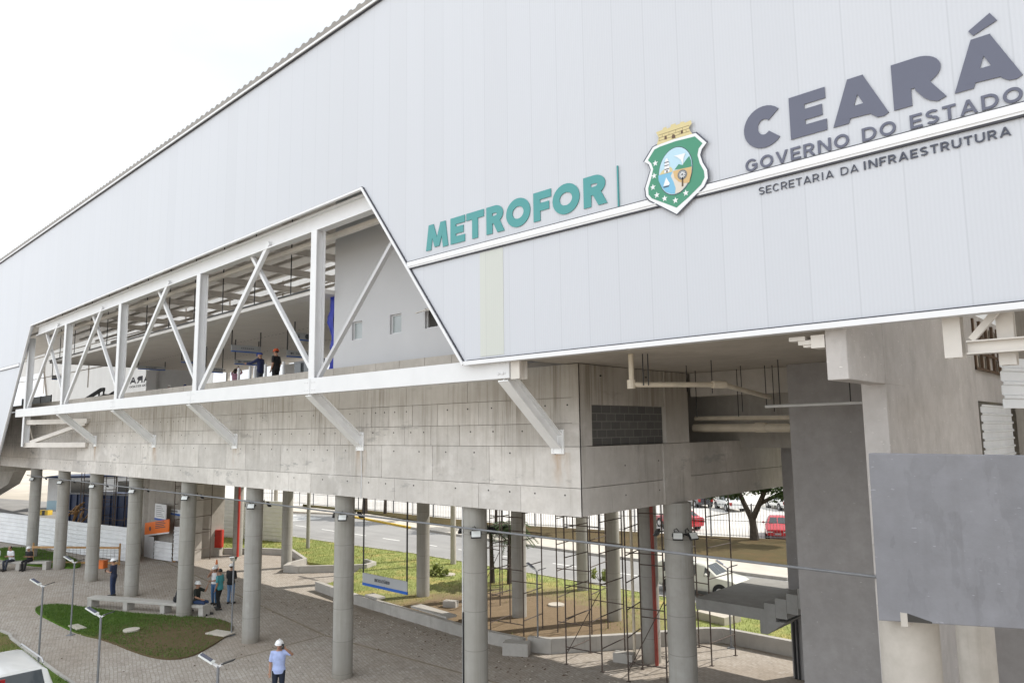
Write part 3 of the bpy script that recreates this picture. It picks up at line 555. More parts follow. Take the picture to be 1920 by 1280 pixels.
# front truss: chord, floor beam, posts, diagonals, braces
mb = MB(); mb.ibeam((-47.9, 11.85, 13.56), (-15.6, 11.85, 13.98), .30, .56, .05); mb.build('top_chord', 'white', bld, bevel=.008)
mb = MB(); mb.bar((-47.5, 12.5, 13.30), (-15.6, 12.5, 13.72), .16, .14); mb.build('purlin', 'offwhite', bld)
mb = MB()
for i, (a, b) in enumerate(((-50.7, -42.9), (-42.88, -34.9), (-34.88, -27.0), (-26.98, -18.95), (-18.93, -10.93))):
    mb.box(a, b, 11.62, 11.92, 8.745, 9.20)
    for s in (-.12, -.26, .12, .26):
        for z in (8.86, 9.08):
            if b + s < -11: mb.tube([(b + s, 11.605, z), (b + s, 11.625, z)], .022, 6)
for dx in (-.19, -.32): mb.tube([(-10.93 + dx, 11.595, 8.86), (-10.93 + dx, 11.625, 8.86)], .035, 6)
mb.build('floor_beam', 'white', bld, bevel=.008)
for x in (-49.0, -42.33, -34.72, -26.78, -18.92):
    mb = MB(); mb.ibeam((x, 11.80, 9.2 if x > -45 else 7.05), (x, 11.80, 13.36 + (x + 42) * .0128), .30, .32, .03, up=(0, 1, 0)); mb.build('post', 'white', bld)
for i, (a, b) in enumerate(zip((-49.0, -42.33, -34.72, -26.78, -18.92), (-42.33, -34.72, -26.78, -18.92, -10.9))):
    zt = 13.35 + (a + 44) * .0128
    mb = MB(); mb.bar((a + .2, 11.78, 9.22), (a + 5.0, 11.78, zt + .25), .16 if i < 4 else .10, .13, (0, 1, 0)); mb.build('diagonal', 'white' if i < 4 else 'room', bld)
    if i < 4: mb = MB(); mb.bar((b - .15, 11.92, 9.22), (b - 4.45, 11.92, zt + .22), .11, .13, (0, 1, 0)); mb.build('diagonal', 'white', bld)
for i, x in enumerate((-42.78, -34.98, -27.21, -19.04, -11.13)):
    mb = MB(); mb.ibeam((x, 11.72, 8.80), (x, 13.49, 7.30), .30, .30, .03, up=(0, 1, 1))
    mb.box(x - .19, x + .19, 13.46, 13.498, 7.05, 7.62)
    for sx in (-.13, .13):
        for z in (7.10, 7.16): mb.tube([(x + sx, 13.43, z), (x + sx, 13.47, z)], .02, 6)
    mb.build('brace', 'bracewhite', bld)
mb = MB(); mb.ibeam((-10.78, 11.78, 8.72), (-10.78, 11.78, 9.12), .26, .26, .03, (0, 1, 0)); mb.build('stub_post', 'offwhite', bld)
mb = MB()
for z in (8.42, 7.14): mb.bar((-49.0, 11.86, z), (-43.9, 13.45, z), .22, .26); mb.bar((-49.2, 11.86, z - .02), (-50.7, 12.6, z - .02), .2, .24)
mb.bar((-48.6, 12.0, 7.28), (-44.1, 13.4, 8.30), .18, .2); mb.bar((-49.3, 12.0, 8.3), (-50.9, 12.7, 7.25), .06, .06)
mb.build('end_framing', 'offwhite', bld)

# concrete deck box: formwork panels, end face, slab
mb = MB(); x0, x1 = -62.0, -10.49
mb.shade = .42; mb.box(x0 + .02, x1 - .02, 13.53, 13.80, 5.66, 9.13)
ROWS = [(5.63, 6.27, 2.7), (6.27, 7.22, 2.3), (7.22, 7.76, 2.0), (7.76, 8.36, 1.55), (8.36, 9.15, 2.4)]
rr = random.Random(3)
for z0, z1, wd in ROWS:
    x = x1
    while x > x0:
        ww = wd * rr.uniform(.5, 1.3); a = max(x0, x - ww); g = .007
        mb.shade = rr.uniform(.88, 1.08); yo = rr.uniform(0, .006)
        mb.box(a + g, x - (g if x < x1 else 0), 13.5 + yo, 13.545, z0 + (g if z0 > 5.7 else 0), z1 - g)
        if ww > .7 and z1 < 8.5:
            mb.mi = 1; mb.shade = 1.
            for q in (.25, .75):
                if rr.random() < .8: xx = a + (x - a) * q; zz = z1 - .17; mb.tube([(xx, 13.4975, zz), (xx, 13.53, zz)], .022, 8)
            mb.mi = 0
        x = a
mb.build('concrete_wall', ['wall', 'dark'], bld)
for x in (-27.21, -19.04, -11.13):
    pass
mb = MB(); xe = -10.49
def panel(y0, y1, z0, z1, d=0., sh=1., g=.007): mb.shade = sh; mb.box(xe - .22, xe + d, y0 + g, y1 - g, z0 + g, z1 - g)
mb.shade = .45; mb.box(xe - .4, xe - .22, 13.55, 24.6, 5.65, 7.2)
for y0, y1, z0, z1, sh in ((13.5, 14.72, 5.63, 6.27, .98), (14.72, 17.05, 5.63, 6.27, 1.0), (18.45, 21.3, 5.63, 6.3, .88), (21.3, 24.6, 5.63, 6.3, .84), (13.5, 15.9, 6.27, 7.22, .96), (15.9, 17.05, 6.27, 7.22, .9), (18.45, 20.6, 6.3, 7.22, .82), (20.6, 24.6, 6.3, 7.22, .86)): panel(y0, y1, z0, z1, 0, sh)
panel(17.05, 18.45, 5.63, 7.22, .03, .93); panel(17.25, 18.45, 7.22, 9.15, .02, .9)
panel(13.5, 13.99, 7.22, 9.15, 0, .92); panel(13.99, 17.25, 8.19, 9.15, -.03, .95)
mb.mi = 1; mb.shade = 1.
for y, z in ((15.3, 6.0), (16.85, 6.02), (15.3, 6.72), (16.85, 6.78), (14.4, 8.9), (16.4, 8.95)): mb.tube([(xe + .002, y, z), (xe - .03, y, z)], .022, 8)
mb.build('end_wall', ['wall', 'dark'], bld)
mb = MB(); mb.box(xe - .3, xe - .10, 13.99, 17.25, 7.23, 8.2); mb.build('block_infill', 'block', bld)
mb = MB(); mb.box(-62, -10.75, 13.8, 24.2, 5.64, 5.95); mb.build('deck_underside', 'soffit', bld)
mb = MB(); mb.box(-130, -62.02, 12.6, 25.4, 5.2, 5.9); mb.box(-130, -62.02, 12.6, 12.9, 5.9, 9.1); mb.build('far_deck', 'beam', bld)
mb = MB(); mb.box(-62, xe - .4, 23.9, 24.2, 5.95, 9.15); mb.box(-13.5, -7.4, 21.6, 21.8, 7.0, 9.14); mb.box(-13.5, -13.3, 18.8, 21.6, 5.95, 9.14); mb.build('rear_wall', 'beam', bld)
mb = MB(); mb.box(-62, xe - .3, 13.8, 25.6, 9.16, 9.30); mb.box(-10.9, -3.9, 11.72, 19.2, 9.16, 9.34); mb.build('deck_slab', 'soffit', bld)
mb = MB(); mb.box(-10.2, XR, 25.3, 25.6, 5.7, 9.16); mb.box(-3.8, XR, 25.0, 25.29, 5.6, 13.0); mb.build('sun_stop_and_rear_wall', 'beam', bld)  # added unseen beam keeps sun off the end wall; second box is rear wall
mb = MB(); mb.box(-10.46, -4.4, 18.6, 19.0, 8.5, 9.155); mb.build('transverse_beam', 'upstand', bld)
mb = MB(); x = -62; rr = random.Random(5)
while x < -13:
    ww = 1.15; mb.box(x + .008, x + ww - .008, 13.5, 13.66, 9.31, 9.70); x += ww
mb.shade = 1; mb.box(-13, -9.9, 13.5, 13.66, 9.345, 9.70); mb.build('deck_upstand', 'upstandwall', bld)

# round columns carrying the deck
colm = MB()
def column(x, y, r, zt, conduit=0, z0=0):
    mb = MB(); mb.tube([(x, y, z0), (x, y, zt)], r, 32); o = sub(mb.build('column', 'column', bld, smooth=True), BASE)
    if conduit:
        mb = MB(); a = conduit
        mb.tube([(x + (r + .025) * math.cos(a), y + (r + .025) * math.sin(a), z0), (x + (r + .025) * math.cos(a), y + (r + .025) * math.sin(a), zt)], .022, 6); mb.build('conduit', 'pipegrey', o)
        a += .12; mb = MB(); mb.tube([(x + (r + .02) * math.cos(a), y + (r + .02) * math.sin(a), z0), (x + (r + .02) * math.cos(a), y + (r + .02) * math.sin(a), 2.9)], .025, 6); mb.build('cable', 'black', o)
FC = (-14.41, -20.46, -26.37, -32.12, -38.06, -43.64, -49.1, -54.72)
for i, x in enumerate(FC): column(x, 13.93, .315, 5.64, (-2.25, -2.75, -2.9, -2.7, 0, -2.6, 0, 0)[i])
column(-10.53, 17.75, .375, 5.64)
for x, y, r, z0 in ((-13.95, 21.55, .31, 0), (-20.84, 22.6, .30, .1), (-26.74, 22.5, .30, .1), (-32.7, 22.4, .3, 0), (-38.9, 22.6, .30, 0), (-45.2, 22.8, .30, 0), (-21.9, 28.2, .29, .1), (-17.6, 24.6, .29, .1), (-34, 28.9, .14, .1), (-43.5, 26.8, .12, .1)):
    column(x, y, r, 5.64 if y < 24 else 9.1, 0, z0)

# inside the hall: grey room, ceiling, roof frame
mb = MB(); X0, X1 = -21.22, -10.0
wins = [(-20.17, -19.60, 10.62, 11.22), (-18.14, -17.57, 10.62, 11.22), (-16.46, -15.89, 10.62, 11.22)]
xs = [X0] + [v for w_ in wins for v in w_[:2]] + [X1]
for i in range(len(xs) - 1):
    if i % 2 == 0: mb.box(xs[i], xs[i + 1], 13.9, 14.1, 9.31, 15.8)
    else: mb.box(xs[i], xs[i + 1], 13.9, 14.1, 9.31, 10.62); mb.box(xs[i], xs[i + 1], 13.9, 14.1, 11.22, 15.8)
mb.box(X0, X0 + .2, 14.1, 20, 9.31, 15.8); mb.box(X0, X1, 14.1, 20, 15.6, 15.8); mb.build('room_wall', 'room', bld)
for i, (a, b, c, d) in enumerate(wins):
    mb = MB(); f = .035
    for q in ((a, a + f, c, d), (b - f, b, c, d), (a + f, b - f, c, c + f), (a + f, b - f, d - f, d)): mb.box(q[0], q[1], 13.98, 14.03, q[2], q[3])
    o = sub(mb.build('window', 'white', bld, label=None if i < 2 else 'small window with its sash tilted open'), BASE)
    mb = MB()
    if i < 2: mb.box(a + f, b - f, 14.0, 14.015, c + f, d - f); mb.build('pane', 'frost', o)
    else:
        mb.bar((a - .02, 13.56, 11.05), (b + .1, 13.56, 11.12), .03, .02); mb.bar((a + .02, 13.56, 11.04), (a + .02, 13.95, 11.18), .03, .02); mb.bar((b - .02, 13.56, 11.06), (b - .02, 13.95, 11.18), .03, .02)
        mb.add([(a, 13.58, 11.05), (b, 13.58, 11.06), (b, 13.97, 11.19), (a, 13.97, 11.19)], [(0, 1, 2, 3)]); mb.build('sash', 'offwhite', o)
        MB().box(a - .01, b + .01, 14.03, 14.05, 10.6, 11.24).build('unlit_room_sheet', 'dark', o)  # dark sheet stands in for the unlit room behind the sash
mb = MB(); zc = lambda x: 12.03 + (x + 51) * .009
mb.add([(-51.05, 13.3, zc(-51)), (-21.25, 13.3, zc(-21.25)), (-21.25, 24.6, zc(-21.25)), (-51.05, 24.6, zc(-51)), (-51.05, 13.3, zc(-51) + .14), (-21.25, 13.3, zc(-21.25) + .14), (-21.25, 24.6, zc(-21.25) + .14), (-51.05, 24.6, zc(-51) + .14)], [(3, 2, 1, 0), (4, 5, 6, 7), (0, 1, 5, 4), (1, 2, 6, 5), (2, 3, 7, 6), (3, 0, 4, 7)])
ce = sub(mb.build('hall_ceiling', 'ceil', bld), BASE)
mb = MB(); mb.bar((-51.05, 13.27, zc(-51) + .16), (-21.3, 13.27, zc(-21.3) + .16), .05, .05); mb.build('ceiling_rail', 'black', ce)
mb = MB(); x = -40.0
while x < -21.5: mb.box(x, x + .05, 13.31, 13.9, zc(x) - .006, zc(x) - .001); x += .28
for y in (17.3, 20.2):
    x = -50
    while x < -21.5: mb.mi = 1; mb.box(x, x + .10, y, y + .05, zc(x) - .006, zc(x) - .001); x += .34
mb.build('ceiling_slots', ['trim', 'text'], ce)
mb = MB(); x = -49
while x < -21: mb.tube([(x, 13.27, zc(x) + .18), (x, 13.27, 16.0)], .022, 6); x += 2.6
mb.build('hanger_rods', 'black', bld)
mb = MB()
for k in range(10): xx = -58 + k * 3.95; mb.ibeam((xx, 12.2, ZR(xx) - 3.2), (xx, 25.7, ZR(xx) - 3.2), .16, .34, .03)
mb.build('rafters', 'offwhite', bld)
mb = MB()
for k in range(11): yy = 12.9 + k * 1.25; mb.bar((-70, yy, ZR(-70) - 2.85), (-10, yy, ZR(-10) - 2.85), .10, .16)
mb.build('purlin', 'offwhite', bld)
mb = MB(); mb.add([(-130, 11.7, ZR(-130) - .6), (XR, 11.7, ZR(XR) - .6), (XR, 25.9, ZR(XR) - .6), (-130, 25.9, ZR(-130) - .6), (-130, 11.7, ZR(-130) - .5), (XR, 11.7, ZR(XR) - .5), (XR, 25.9, ZR(XR) - .5), (-130, 25.9, ZR(-130) - .5)], [(3, 2, 1, 0), (4, 5, 6, 7), (0, 1, 5, 4), (1, 2, 6, 5), (2, 3, 7, 6), (3, 0, 4, 7)])
mb.build('roof_lining', 'offwhite', bld)
mb = MB(); mb.box(-56.4, -38.3, 25.4, 25.6, 9.31, 10.2)
for xx in (-53, -49.5, -46.0, -44.6): mb.box(xx, xx + .25, 25.4, 25.6, 10.2, 12.4)
mb.build('far_balustrade', 'offwhite', bld)
mb = MB(); mb.box(-68.8, -57.2, 25.6, 25.75, 9.31, 13.4); mb.box(-66.4, -66.1, 25.4, 25.59, 9.31, 13.6); mb.build('partition', 'signwhite', bld)
mb = MB(); mb.box(-40.6, -36.8, 23.2, 23.4, 9.31, 11.8); mb.build('partition', 'signwhite', bld)

# stair tower, landing and pier on the right of the deck (they carry the hall)
twr = thing('stair_tower', 'grey painted stair tower wall with a raw concrete landing beside it', 'stair tower', (-7.4, 18, 0), world=True)
mb = MB(); mb.box(-7.42, -4.2, 18.0, 18.35, 0, 9.155); mb.box(-4.2, 3, 18.0, 18.35, 0, 5.6); mb.build('wall', 'greywall', twr)
mb = MB(); mb.box(-9.82, -4.5, 23.0, 23.3, 0, 9.15); mb.build('rear_wall', 'greywall', twr)
mb = MB(); mb.tube([(-9.72, 22.95, 0), (-9.72, 22.95, 1.9)], .04, 8); mb.tube([(-9.6, 22.95, 0), (-9.6, 22.95, 1.9)], .03, 8); mb.build('downpipe', 'black', twr)
mb = MB(); mb.box(-11.42, -9.3, 20.1, 24.1, 2.30, 2.62); mb.box(-9.3, -7.9, 21.7, 22.98, 2.30, 2.615); mb.build('landing', 'landing', twr, bevel=.01)
mb = MB()
for k in range(9): mb.box(-9.3 + .32 * k, -9.3 + .32 * (k + 1) - .001, 20.08, 21.66, 2.27 + .165 * k, 2.80 + .165 * k)
mb.prism([(-9.45, 1.95), (-9.25, 1.95), (-8.7, 2.35), (-9.45, 2.31)], 'xz', 20.1, 21.66); mb.build('flight_of_steps', 'landing', twr, bevel=.008)
pr_ = thing('pier', 'pale rendered wall pier with a corbel head under the white hall', 'pier', (-4, 15, 0), world=True)
mb = MB(); mb.box(-4.27, -3.87, 13.5, 20.6, 5.6, 11.2); mb.box(-4.27, -3.87, 13.5, 17.95, 0, 5.6); mb.build('shaft', 'pier', pr_, bevel=.012)
mb = MB(); mb.box(-4.18, -3.862, 11.68, 13.499, 8.32, 11.0); mb.box(-4.182, -3.8605, 13.501, 14.6, 8.32, 11.001); mb.build('corbel', 'pier', pr_, bevel=.015)
pp = thing('parapet', 'blue-grey painted solid stair parapet standing on two round columns', 'parapet', (-2, 10.3, 0), world=True)
mb = MB(); mb.add([(x, y, z) for y in (10.2, 10.36) for x, z in ((-3.21, 5.16), (2.5, 5.72), (2.5, 7.235), (-3.195, 7.255))], [(0, 1, 2, 3), (7, 6, 5, 4), (0, 4, 5, 1), (1, 5, 6, 2), (2, 6, 7, 3), (3, 7, 4, 0)])
mb.build('panel', 'parapet', pp, bevel=.01)
mb = MB(); mb.prism([(-2.95, 5.13), (-2.95, 5.30), (-2.87, 5.30), (-2.87, 5.14)], 'xz', 10.196, 10.35); mb.mi = 1; mb.prism([(-2.868, 5.20), (-2.868, 5.30), (-2.60, 5.24), (-2.60, 5.22)], 'xz', 10.197, 10.35); mb.build('socket', ['upstand', 'dark'], pp)  # pale lip, then a flat dark plate painting the shade of a recess
for x, y, r in ((-3.02, 10.75, .35), (-2.85, 13.5, .26)):
    mb = MB(); mb.tube([(x, y, 0), (x, y, 5.25)], r, 28); mb.build('column', 'upstand', pp, smooth=True)
mb = MB(); mb.box(-3.15, 2.5, 10.37, 12.2, 5.3, 5.55); mb.build('stair_slab', 'parapet', pp)

# steelwork, lattice and corrugated sheets at the right edge
st = thing('steel_truss', 'white steel truss end with bolted post under the facade edge', 'steel truss', (-2, 11.9, 8.5), world=True)
mb = MB(); mb.ibeam((-2.46, 11.9, 8.55), (-2.46, 11.9, 10.6), .22, .24, .025, (0, 1, 0)); mb.build('post', 'offwhite', st)
mb = MB(); mb.ibeam((-2.30, 11.9, 8.68), (1.5, 11.9, 8.68), .2, .19, .02); mb.build('beam', 'offwhite', st)
mb = MB(); mb.bar((-2.24, 11.88, 8.79), (-1.50, 11.88, 9.64), .09, .09, (0, 1, 0)); mb.build('diagonal', 'offwhite', st)
mb = MB(); mb.ibeam((-1.86, 12.1, 8.42), (-1.86, 12.1, 10.6), .2, .2, .025, (0, 1, 0)); mb.build('post', 'offwhite', st)
bk = thing('steel_bracket', 'stepped white steel bracket hanging under the facade beside the pier', 'bracket', (-4.45, 11.8, 9), world=True)
mb = MB(); mb.box(-4.76, -4.5, 11.70, 11.95, 8.98, 9.045); mb.box(-4.62, -4.36, 11.72, 11.97, 8.91, 8.979); mb.box(-4.40, -4.19, 11.68, 12.0, 8.84, 9.044); mb.box(-4.55, -4.41, 11.75, 11.95, 8.87, 8.909); mb.build('bracket_body', 'offwhite', bk)
def corr(mb, p, d, L_, z0, z1, step=.21, dep=.035):
    d = Vector((*d, 0)).normalized(); n = Vector((d.y, -d.x, 0)); p = Vector((*p, 0)); prof = []; z = z0
    while z < z1 - .01:
        for dz, q in ((0, 0), (step * .62, 0), (step * .72, dep), (step * .90, dep)):
            if z + dz < z1: prof.append((z + dz, q))
        z += step
    prof.append((z1, 0)); k = len(prof); vs = []
    for t_ in (0, .012):
        for s_ in (0, L_):
            for z, q in prof: v = p + d * s_ + n * (q + t_); vs.append((v.x, v.y, z))
    fs = []
    for i in range(k - 1): fs += [(i, i + 1, k + i + 1, k + i), (2 * k + i, 3 * k + i, 3 * k + i + 1, 2 * k + i + 1), (i, 2 * k + i, 2 * k + i + 1, i + 1), (k + i, k + i + 1, 3 * k + i + 1, 3 * k + i)]
    fs += [(0, k, 3 * k, 2 * k), (k - 1, 3 * k - 1, 4 * k - 1, 2 * k - 1)]
    return mb.add(vs, fs)
cs = thing('corrugated_sheet', 'white corrugated sheet standing upright behind the parapet next to the pier', 'metal sheet', (-3.8, 22, 6.5), world=True)
corr(MB(), (-3.86, 20.7), (0, 1), 3.9, 5.6, 8.1).build('sheet', 'hoard', cs)
cs = thing('corrugated_sheet', 'white corrugated sheet with rust stain fixed high at the picture edge', 'metal sheet', (-1.9, 14, 8), world=True)
corr(MB(), (-2.16, 13.2), (.35, 1), 3.4, 7.85, 8.62).build('sheet', 'hoard', cs)
lt = thing('window_lattice', 'brown framed window with pale papers behind the white steel truss', 'window', (-3.86, 22, 9), world=True)
mb = MB()
for k in range(6): mb.box(-3.9, -3.84, 20.65 + k * .75, 20.77 + k * .75, 8.95, 10.2)
for z in (8.95, 9.35, 9.75): mb.box(-3.9, -3.845, 20.65, 24.6, z, z + .06)
mb.build('frame', 'brown', lt)
mb = MB()
for k in range(5):
    for q in range(3):
        if (k * 3 + q) % 4 != 1: mb.box(-3.97, -3.93, 20.80 + k * .75, 21.35 + k * .75, 9.0 + q * .42, 9.33 + q * .40)
mb.build('papers', 'crestcream', lt)
MB().box(-4.27, -3.99, 20.6, 24.7, 8.2, 10.4).build('backing', 'pier', lt)

# ------------------------------------------------------------------ lettering and crest on the facade
def glyph(mb, ch, x0, x1, z0, z1, t, y0, y1, heavy=False):
    w_, h = x1 - x0, z1 - z0; cnt = [0]
    def poly(p):
        d = cnt[0] * .0007; cnt[0] += 1
        a = sum(p[i][0] * p[(i + 1) % len(p)][1] - p[(i + 1) % len(p)][0] * p[i][1] for i in range(len(p)))
        mb.prism([(x0 + q[0], z0 + q[1]) for q in (p if a > 0 else p[::-1])], 'xz', y0 - d, y1)
    def rect(a, b, c, d): poly([(a, c), (b, c), (b, d), (a, d)])
    def seg(ax, az, bx, bz, tt=None):
        tt = tt or t; poly([(ax - tt / 2, az), (ax + tt / 2, az), (bx + tt / 2, bz), (bx - tt / 2, bz)])
    def ring(cx, cz, rx, rz, a0=0, a1=360, tv=None):
        tv = tv or t; n = max(6, int(abs(a1 - a0) / 12)); vs, fs = [], []; d = cnt[0] * .0007; cnt[0] += 1
        for i in range(n + 1):
            a = R(a0 + (a1 - a0) * i / n); c, s = math.cos(a), math.sin(a)
            for yy in (y0 - d, y1):
                for k in (0, 1): vs.append((x0 + cx + (rx - t * k) * c, yy, z0 + cz + (rz - tv * k) * s))
        for i in range(n):
            a, b = 4 * i, 4 * i + 4; fs += [(a, a + 1, b + 1, b), (a + 2, b + 2, b + 3, a + 3), (a, b, b + 2, a + 2), (a + 1, a + 3, b + 3, b + 1)]
        if abs(a1 - a0) < 359: fs += [(0, 2, 3, 1), (4 * n, 4 * n + 1, 4 * n + 3, 4 * n + 2)]
        mb.add(vs, fs)
    tb = t * (.74 if heavy and ch in 'EF' else .92)
    if ch == 'M':
        o = w_ * .12; seg(t * .5, 0, o + t * .5, h); seg(w_ - t * .5, 0, w_ - o - t * .5, h); seg(o + t * .5, h, w_ / 2, h * .08, t * .9); seg(w_ - o - t * .5, h, w_ / 2, h * .08, t * .9)
    elif ch == 'E': rect(0, t, 0, h); rect(t, w_, 0, tb); rect(t, w_, h - tb, h); rect(t, w_ * .9, h / 2 - tb / 2, h / 2 + tb / 2)
    elif ch == 'F': rect(0, t, 0, h); rect(t, w_, h - tb, h); rect(t, w_ * .88, h * .47 - tb / 2, h * .47 + tb / 2)
    elif ch == 'T': rect(0, w_, h - tb, h); rect(w_ / 2 - t / 2, w_ / 2 + t / 2, 0, h - tb)
    elif ch == 'L': rect(0, t, 0, h); rect(t, w_, 0, tb)
    elif ch == 'I': rect(w_ / 2 - t / 2, w_ / 2 + t / 2, 0, h)
    elif ch == 'O': ring(w_ / 2, h / 2, w_ / 2, h * .51)
    elif ch == 'C': ring(w_ / 2, h / 2, w_ / 2, h * .51, 42, 318, tb)
    elif ch == 'G': ring(w_ / 2, h / 2, w_ / 2, h * .51, 40, 325, tb); rect(w_ * .55, w_ * .98, h * .40, h * .40 + tb); rect(w_ * .98 - t, w_ * .98, h * .16, h * .42)
    elif ch == 'D':
        rect(0, t, 0, h); rect(t, w_ * .45, 0, tb); rect(t, w_ * .45, h - tb, h); ring(w_ * .44, h / 2, w_ * .56, h / 2, -90, 90, tb)
    elif ch == 'U': rect(0, t, h * .36, h); rect(w_ - t, w_, h * .36, h); ring(w_ / 2, h * .38, w_ / 2, h * .385, 180, 360, tb)
    elif ch == 'V': seg(t * .5, h, w_ / 2, 0); seg(w_ - t * .5, h, w_ / 2, 0)
    elif ch == 'N': rect(0, t, 0, h); rect(w_ - t, w_, 0, h); seg(t * .6, h, w_ - t * .6, 0, t * 1.15)
    elif ch == 'B':
        rect(0, t, 0, h)
        for a, b in ((0, h * .54), (h * .50, h)): rect(t, w_ * .5, a, a + tb); rect(t, w_ * .5, b - tb, b); ring(w_ * .48, (a + b) / 2, w_ * .48, (b - a) / 2, -90, 90, tb)
    elif ch == 'R':
        rect(0, t, 0, h); lo = h * .36; rect(t, w_ * .5, h - tb, h); rect(t, w_ * .5, lo, lo + tb); ring(w_ * .48, (h + lo) / 2, w_ * .46, (h - lo) / 2, -90, 90, tb)
        if heavy:
            poly([(w_ * .40, lo + tb * .6), (w_ * .44, h * .30), (w_ * .58, h * .10), (w_ * .70, h * .0), (w_ * .84, -h * .055), (w_ * 1.0, h * .0), (w_ * .74, h * .38), (w_ * .70, lo + tb * .6)])
        else: seg(w_ * .52, lo + tb * .5, w_ - t * .55, 0, t * 1.15)
    elif ch == 'A':
        if heavy:
            seg(t * .50, 0, w_ * .46, h, t * .95); poly([(w_ * .46 - t * .45, h), (w_ * .46 + t * .45, h), (w_ * 1.0, 0), (w_ * .915, -h * .05), (w_ * .80, -h * .035), (w_ * .71, h * .05), (w_ * .66, h * .14)])
            poly([(w_ * .18, h * .11), (w_ * .30, h * .36), (w_ * .66, h * .36), (w_ * .72, h * .08)])
        else: seg(t * .5, 0, w_ / 2, h); seg(w_ - t * .5, 0, w_ / 2, h); rect(w_ * .25, w_ * .75, h * .20, h * .20 + tb)
    elif ch == 'S':
        r = h * .275; ring(w_ / 2, h - r, w_ / 2, r, 30, 268, tb); ring(w_ / 2, r, w_ / 2, r, -150, 90, tb)
YA, YB = 11.478, 11.494
S = thing('sign', 'large teal sign reading METROFOR in raised letters on the white facade', 'lettering sign', (-10.8, 11.47, 12), world=True)
for ch, a, b in D['metro']:
    mb = MB(); glyph(mb, ch, a, b, 12.015, 12.648, .185 if ch not in 'M' else .185, YA, YB); mb.build('letter', 'teal', S)
S = thing('sign', 'thin teal upright bar between the teal lettering and the green crest', 'sign', (-7.83, 11.47, 11.9), world=True)
MB().box(-7.845, -7.82, 11.46, 11.492, 11.86, 12.69).build('divider_bar', 'teal', S)
S = thing('sign', 'largest slate grey sign reading CEARÁ at the right end of the facade', 'lettering sign', (-3.2, 11.47, 12.3), world=True)
for ch, a, b in D['ceara']:
    mb = MB(); glyph(mb, ch, a, b, 12.24, 12.945, .245, YA, YB, True)
    o = mb.build('letter', 'slate', S)
mb = MB(); mb.prism(D['acc'][::-1], 'xz', YA, YB); mb.build('accent', 'slate', S)
WID = {'M': 1.15, 'I': .42, 'E': .80, 'F': .76, 'T': .84, 'L': .72, 'R': .90, 'S': .84, ' ': .48, 'O': 1.12, 'G': 1.06, 'C': 1.0, 'N': 1.02, 'D': 1.02, 'A': 1.06, 'V': 1.0, 'U': .98, 'B': .9}
def line(parent, txt, x0, x1, z0, z1, t, mat, y0=YA, y1=YB, name='letter', gap=.24, mirror=False):
    tot = sum(WID[c] + gap for c in txt) - gap; k = (x1 - x0) / tot; x = x0
    for c in txt:
        if c != ' ':
            mb = MB(); glyph(mb, c, x, x + WID[c] * k, z0, z1, t, y0, y1)
            if mirror: mb.v = [(x0 + x1 - p[0], p[1], p[2]) for p in mb.v]
            mb.build(name, mat, parent)
        x += (WID[c] + gap) * k
S = thing('sign', 'middle line of slate letters reading GOVERNO DO ESTADO above the white band', 'lettering sign', (-3.2, 11.47, 11.9), world=True)
line(S, 'GOVERNO DO ESTADO', -5.24, -1.33, 11.89, 12.10, .040, 'slate')
S = thing('sign', 'smallest dark line reading SECRETARIA DA INFRAESTRUTURA below the white band', 'lettering sign', (-3.2, 11.47, 11.5), world=True)
line(S, 'SECRETARIA DA', -5.03, -3.45, 11.45, 11.575, .0145, 'ink'); line(S, 'INFRAESTRUTURA', -3.385, -1.50, 11.455, 11.585, .0245, 'ink')
# coat of arms
S = thing('crest', 'green shield crest with a yellow castle crown on the white facade', 'crest', (-6.55, 11.45, 12.2), world=True)
def plate(name, poly, mat, lvl, parent=S, grow=0):
    a = sum(poly[i][0] * poly[(i + 1) % len(poly)][1] - poly[(i + 1) % len(poly)][0] * poly[i][1] for i in range(len(poly)))
    p = poly if a > 0 else poly[::-1]
    if grow:
        cx = sum(q[0] for q in p) / len(p); cz = sum(q[1] for q in p) / len(p); p = [(cx + (q[0] - cx) * (1 + grow), cz + (q[1] - cz) * (1 + grow)) for q in p]
    mb = MB(); mb.prism(p, 'xz', 11.436 - lvl * .004, 11.436 - (lvl - 1) * .004 if lvl else 11.44); return mb.build(name, mat, parent)
mb = MB(); cx, cz = -6.55, 12.2; sh = D['shield'][::-1]
a_ = sum(sh[i][0] * sh[(i + 1) % len(sh)][1] - sh[(i + 1) % len(sh)][0] * sh[i][1] for i in range(len(sh))); sh = sh if a_ > 0 else sh[::-1]
plate('shield_edge', [(cx + (q[0] - cx) * 1.04, cz + (q[1] - cz) * 1.03) for q in sh], 'ink', 0)
plate('shield_border', sh, 'signwhite', 1)
g = plate('shield_field', D['green'], 'crestgreen', 2)
OFF[g.name] = OFF[S.name]
plate('oval_edge', D['oval'], 'ink', 3, g, .03); plate('oval_sky', D['oval'], 'crestblue', 4, g)
plate('sunrise', D['sun'], 'crestyellow', 5, g); plate('hills', D['hills'], 'crestgreen', 5, g); plate('sea', D['sea'], 'crestsea', 5, g); plate('shore', D['sand'], 'crestcream', 5, g)
plate('field', D['field'], 'crestsand', 6, g); plate('lighthouse', D['tower'], 'signwhite', 6, g); plate('sail', D['sail'], 'signwhite', 6, g); plate('hull', D['hull'], 'ink', 6, g)
plate('bird', D['bird'], 'signwhite', 6, g); plate('palm_trunk', D['palmtrunk'], 'brown', 7, g); plate('palm_crown', D['palmtop'], 'text', 7, g)
mb = MB()
for z in (12.31, 12.38, 12.44): mb.box(-6.755, -6.665, 11.405, 11.411, z, z + .012)
mb.box(-6.72, -6.695, 11.405, 11.411, 12.255, 12.29); mb.build('lighthouse_lines', 'ink', g)
